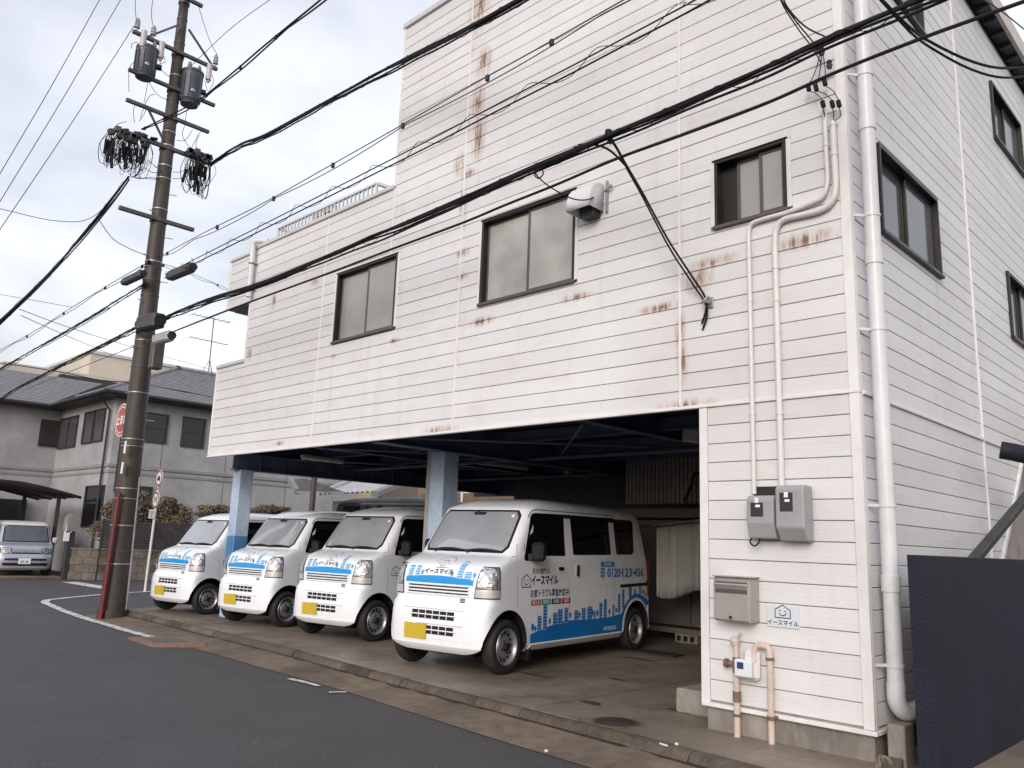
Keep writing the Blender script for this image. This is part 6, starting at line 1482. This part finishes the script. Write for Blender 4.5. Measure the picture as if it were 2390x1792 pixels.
kei.location = (-28.7, 8.0, .02); kei.rotation_euler = (0, 0, R(-6))
# gate post with letter box, block wall and slat fence
gp = at_x(*f4(365, 1420), -27.4)
t = thing('gate_post', 'dark gate post with silver domed letter box', 'gate post', (-27.4, gp.y, 0))
m = MB(); m.box(-27.5, -27.3, gp.y-.14, gp.y+.06, 0, 1.55, c=.01); m.build('post', dkbr, t)
pt = at_x(*f4(392, 1190), -27.35)
m = MB(); prof = [(-.17, -.3)] + [(.17*math.cos(R(a)), .05+.17*math.sin(R(a))) for a in range(180, -1, -15)] + [(.17, -.3)]
m.prism([(-27.6, pt.y+a, pt.z+b) for a, b in prof], (.35, 0, 0)); m.build('letter_box', M['stainless'], t)
for p, hh in (((372, 1232), .10), ((358, 1270), .15)):
    q = at_x(*f4(*p), -27.28); m = MB(); m.box(-27.3, -27.27, q.y-.08, q.y+.08, q.z-hh, q.z+hh); m.build('plate', M['decal_white'], t)
wp = [Vector((-27.35, 8.95, 0)), Vector((-26.75, 9.55, 0)), Vector((-26.45, 11.0, 0)), Vector((-26.2, 13.2, 0)), Vector((-26.0, 16.5, 0)), Vector((-25.8, 21, 0))]
blk_m = pm('brown_concrete_block', (.115, .10, .085), .85, .3, 2.5, bump=.4, bscale=30, c2=(.20, .175, .15))
bw = thing('block_wall', 'low brown concrete block wall below the dark fence', 'wall', wp[0])
m = MB()
for a, b_ in zip(wp, wp[1:]): m.bar(a+Vector((0, 0, .45)), b_+Vector((0, 0, .45)), .10, .90)
m.build('core', M['kerb_conc'], bw)
for a, b_ in zip(wp, wp[1:]):
    L_ = (b_-a).length; d_ = (b_-a)/L_; nb_ = max(1, round(L_/.42))
    for row in range(4):
        for k in range(nb_):
            s0 = (k+(.5 if row % 2 else 0))*L_/nb_; s1 = min(L_, s0+L_/nb_-.012)
            if s0 >= L_-.03: continue
            m = MB(); m.bar(a+d_*s0+Vector((0, 0, .115+row*.225)), a+d_*s1+Vector((0, 0, .115+row*.225)), .13+random.uniform(-.006, .006), .213, c=.006); m.build('block', blk_m, bw, recalc=False)
for a, b_ in zip(wp, wp[1:]): m = MB(); m.bar(a+Vector((0, 0, .925)), b_+Vector((0, 0, .925)), .16, .05); m.build('cap', blk_m, bw)
fc = thing('slat_fence', 'dark horizontal slat fence on top of the block wall', 'fence', wp[1])
for a, b_ in zip(wp[1:], wp[2:]):
    for k in range(9):
        z = 1.0+k*.095; m = MB(); m.bar(a+Vector((0, 0, z)), b_+Vector((0, 0, z)), .02, .082); m.build('slat', dkbr, fc, recalc=False)
    m = MB(); m.box(b_.x-.03, b_.x+.03, b_.y-.03, b_.y+.03, .95, 1.85); m.build('fence_post', dkbr, fc)
m = MB(); m.box(wp[1].x-.03, wp[1].x+.03, wp[1].y-.03, wp[1].y+.03, .95, 1.85); m.build('fence_post', dkbr, fc)
# drive of the grey house
g = MB(); g.prism([(-27.0, 2, .06), (-27.4, 8.85, .06), (-36, 9.5, .06), (-36, 2, .06)], (0, 0, -.055)); tag(g.build('driveway', M['gutter_conc']), 'pale concrete drive in front of the carport', kind='structure')
# shrubs
def leafmat(nm, c, c2): return pm(nm, c, .7, .25, 1.5, c2=c2, world=True)
lm = leafmat('dry_shrub_leaves', (.11, .082, .058), (.24, .185, .13)); bark = pm('shrub_bark', (.06, .045, .035), .8, .2, 5)
def shrub(lab, c, rx, ry, rz, n, seed, z0=0.0, name='shrub', lsz=.045, mat=lm):
    r_ = random.Random(seed); t = thing(name, lab, 'shrub', (c[0], c[1], z0)); c = Vector(c)
    lob = [(Vector((r_.gauss(0, .45)*rx, r_.gauss(0, .45)*ry, r_.gauss(0, .45)*rz)), r_.uniform(.30, .6)) for _ in range(12)]
    m = MB()
    for k in range(n):
        l, s_ = r_.choice(lob); d_ = Vector((r_.gauss(0, 1), r_.gauss(0, 1), r_.gauss(0, 1))).normalized()*(r_.random()**.4)
        p = c + l + Vector((d_.x*rx*s_, d_.y*ry*s_, d_.z*rz*s_))
        a = Vector((r_.gauss(0, 1), r_.gauss(0, 1), r_.gauss(0, 1))).normalized(); b = a.orthogonal().normalized(); s2 = lsz*r_.uniform(.6, 1.4)
        m.add([p-a*s2, p+b*s2*.45, p+a*s2, p-b*s2*.45], [[0, 1, 2, 3]])
    tag(m.build('foliage', mat, t, recalc=False), kind='stuff')
    m = MB()
    for k in range(9):
        a = r_.choice(lob)[0]; m.tube(spline([(c.x+r_.uniform(-.1, .1), c.y+r_.uniform(-.1, .1), z0), (c.x+a.x*.4, c.y+a.y*.4, (z0+c.z)/2), (c.x+a.x, c.y+a.y, c.z+a.z)], 4), [.03-.0028*i for i in range(9)], 5)
    m.build('stems', bark, t)
    return t
shrub('big dry brown hedge bush behind the utility pole', (-28.2, 10.9, 2.05), .55, 1.0, .75, 11000, 3, .2)
shrub('dry brown hedge bush right of the pole behind the sign post', (-28.1, 12.4, 1.95), .5, .75, .7, 8000, 4, .2)
c = at_x(512, 1195, -27.6); shrub('small dry shrub above the fence left of the left pillar', (c.x, c.y, c.z), .4, .85, .28, 2600, 6, .5)
c = at_x(630, 1190, -27.0); shrub('small dry shrub above the fence right of the left pillar', (c.x, c.y, c.z), .4, .75, .26, 2400, 7, .5)
c = at_x(2385, 1300, -2.9); c = at_y(2378, 1290, 12.5); shrub('dry twiggy bush behind the navy wall at the right edge', (c.x, c.y, c.z-.1), .35, .5, .55, 700, 9, 0, lsz=.05)
# white wall behind the navy wall
t = thing('grey_rear_wall', 'pale grey wall behind the dry bush at the right edge', 'wall', (-1.9, 13.8, 0)); m = MB(); m.box(-2.3, 4, 14.2, 14.4, 0, 3.6); m.build('slab', stucco2, t)
# ---------------------------------------------------------------- houses seen through the garage
tile = pm('silver_grey_roof_tiles', (.36, .36, .365), .45, .2, 9, c2=(.52, .52, .525))
th = thing('tiled_house', 'low house with silver grey pantile roof seen through the garage', 'house', at_z(810, 1200, 0.5))
e0, e1 = at_z(744, 1159, 2.8), at_z(874, 1153, 2.8); r0_, r1_ = at_z(862, 1110, 3.9), at_z(972, 1112, 3.9)
m = MB(); nx, nz = 120, 16; L_ = (e1-e0).length; dv = (e1-e0).normalized(); upn = (r1_-e1).cross(dv).normalized(); upn = upn if upn.z > 0 else -upn
def tf(u, v):
    a = e0.lerp(r0_, v); b = e1.lerp(r1_, v); p = a.lerp(b, u); s_ = (p-e0).dot(dv)
    return p + upn*(.05*abs(math.sin(s_*math.pi/.30)) + .05*(1-((v*nz*.8) % 1.0)))
m.grid(tf, nx, nz*4); tag(m.build('roof_tiles', tile, th, recalc=False, sharp=80), kind='stuff')
l0 = at_z(735, 1108, 3.9)
m = MB(); m.tube([e0+Vector((0, 0, .1)), r0_+Vector((0, 0, .12)), r1_+Vector((0, 0, .12))], .09, 8); m.build('ridge', tile, th)
nrm = dv.cross(Vector((0, 0, 1))); nrm = nrm if nrm.dot(Vector((-.7, .7, 0))) > 0 else -nrm
b0, b1 = e0+nrm*.5, e1+nrm*.5
m = MB(); m.prism([b0-Vector((0, 0, .12)), b1-Vector((0, 0, .12)), Vector((b1.x, b1.y, 0)), Vector((b0.x, b0.y, 0))], nrm*2.0); m.build('wall', pm('dim_brown_grey_wall', (.13, .115, .10), .8), th)
m = MB(); m.prism([b1+Vector((0, 0, -.14))-nrm*.02-dv*1.7, b1+Vector((0, 0, -.14))-nrm*.02-dv*.1, Vector((b1.x, b1.y, .8))-nrm*.02-dv*.1, Vector((b1.x, b1.y, .8))-nrm*.02-dv*1.7], nrm*.01); m.build('panel', beige, th)
g0, g1 = e1.lerp(r1_, .06), r1_.copy()
m = MB(); m.prism([g0+Vector((0, 0, -.08)), g1+Vector((0, 0, -.08)), Vector((g1.x, g1.y, 2.2)), Vector((g0.x, g0.y, 2.2))], dv*.15); m.build('gable', pm('brown_timber', (.24, .16, .105), .7), th)
m = MB(); m.bar(e1+dv*.05, r1_+dv*.05, .2, .16); m.build('bargeboard', slate, th)
t = thing('tan_house', 'tan walled house far behind the tiled roof', 'house', (-40, 38, 0))
a, b_ = at_z(735, 1090, 6.0), at_z(905, 1085, 6.0); m = MB(); d_ = (b_-a).normalized(); nn = Vector((-d_.y, d_.x, 0)); a -= d_*3; b_ += d_*2
m.prism([a, b_, Vector((b_.x, b_.y, 0)), Vector((a.x, a.y, 0))], nn*5); m.build('wall', pm('tan_render', (.34, .25, .165), .8, .1, .6), t)
m = MB(); m.prism([a+Vector((0, 0, .1))-nn*.4, b_+Vector((0, 0, .1))-nn*.4, b_+Vector((0, 0, 1.6))+nn*2.5, a+Vector((0, 0, 1.6))+nn*2.5], Vector((0, 0, .1))); m.build('roof', slate, t)
t = thing('brown_wall', 'orange brown boarded wall behind the nearest van roof', 'wall', at_y(1120, 1150, 19))
a, b_ = at_y(985, 1115, 18.0), at_y(1197, 1130, 18.0); m = MB(); m.box(a.x, b_.x, 18.0, 18.3, 0, 3.1); m.build('boards', pm('orange_brown_boards', (.20, .115, .075), .7, .2, 1, c2=(.26, .17, .12)), t)
m = MB(); p = at_y(1080, 1122, 17.95); m.cyl((p.x, 17.95, .5), (p.x, 17.95, p.z), .05, n=8); m.build('pipe', whp, t)
# close the open strip between the edge beam and the garage ceiling
m = MB(); m.box(-13.66, -13.60, 6.8, 13.5, 2.955, 3.22); m.build('beam_closer', M['navy'], bld)
m = MB(); m.box(-14.4, -13.06, 13.5, 13.6, 2.62, 3.22); m.build('beam_closer', M['navy'], bld)
pp = at_y(731, 1150, 11.6); b = MB(); b.cyl((pp.x, 11.6, .0), (pp.x, 11.6, 3.9), .075, n=12); t = thing('grey_post', 'slim grey post standing behind the second van', 'post', (pp.x, 11.6, 0)); b.build('shaft', M['arm'], t)
# slanting edge trim where the lower side wall is cut away
m = MB(); m.bar((SX+.004, 9.68, 1.33), (SX+.004, 11.18, 2.80), .03, .05); m.build('edge_trim', M['trim'], wall_s)

# oil stains and the dirt line along the kerb foot
oil = pm('oil_stain', (.034, .025, .02), .5, .3, 6, c2=(.075, .058, .045))
def blob(cx_, cy_, rx_, ry_, seed, z, parent, name, mat):
    r_ = random.Random(seed); ph = [r_.uniform(0, 6.28) for _ in range(4)]; pts = []
    for k in range(40):
        a = 2*math.pi*k/40; f = 1+.22*math.sin(2*a+ph[0])+.16*math.sin(3*a+ph[1])+.12*math.sin(5*a+ph[2])+.07*math.sin(9*a+ph[3]); pts.append((cx_+rx_*f*math.cos(a), cy_+ry_*f*math.sin(a), z))
    m = MB(); m.add(pts, [list(range(40))]); return m.build(name, mat, parent, recalc=False)
for px, rx_, ry_, sd in (((1220, 497), .20, .055, 1), ((1215, 483), .07, .03, 2), ((1750, 415), .22, .06, 3), ((1640, 520), .10, .05, 4), ((1500, 640), .14, .05, 5), ((2010, 690), .25, .06, 6)):
    c = at_z(*r6(*px), AP+.003); blob(c.x, c.y, rx_, ry_, sd, AP+.003, apron_o, 'oil_stain', oil)
g = MB(); pts = []
x = 1.3
while x > -15.5: pts.append((x, kerb_y(x)-.045+random.uniform(-.012, .012))); x -= .13
ribbon(g, pts, .05, .0605, jag=.02); tag(g.build('gutter_dirt', oil, recalc=False), 'dark line of dirt along the foot of the kerb', kind='structure')
# tyre-dark mat beside the nearest van's rear wheel
c = at_z(*r6(1850, 388), AP); t = thing('rubber_mat', 'flat dark rubber mat behind the nearest van rear wheel', 'mat', c); m = MB(); m.box(c.x-.55, c.x+.35, c.y-.15, c.y+.12, AP+.001, AP+.022, c=.006); m.build('sheet', M['rubber'], t)
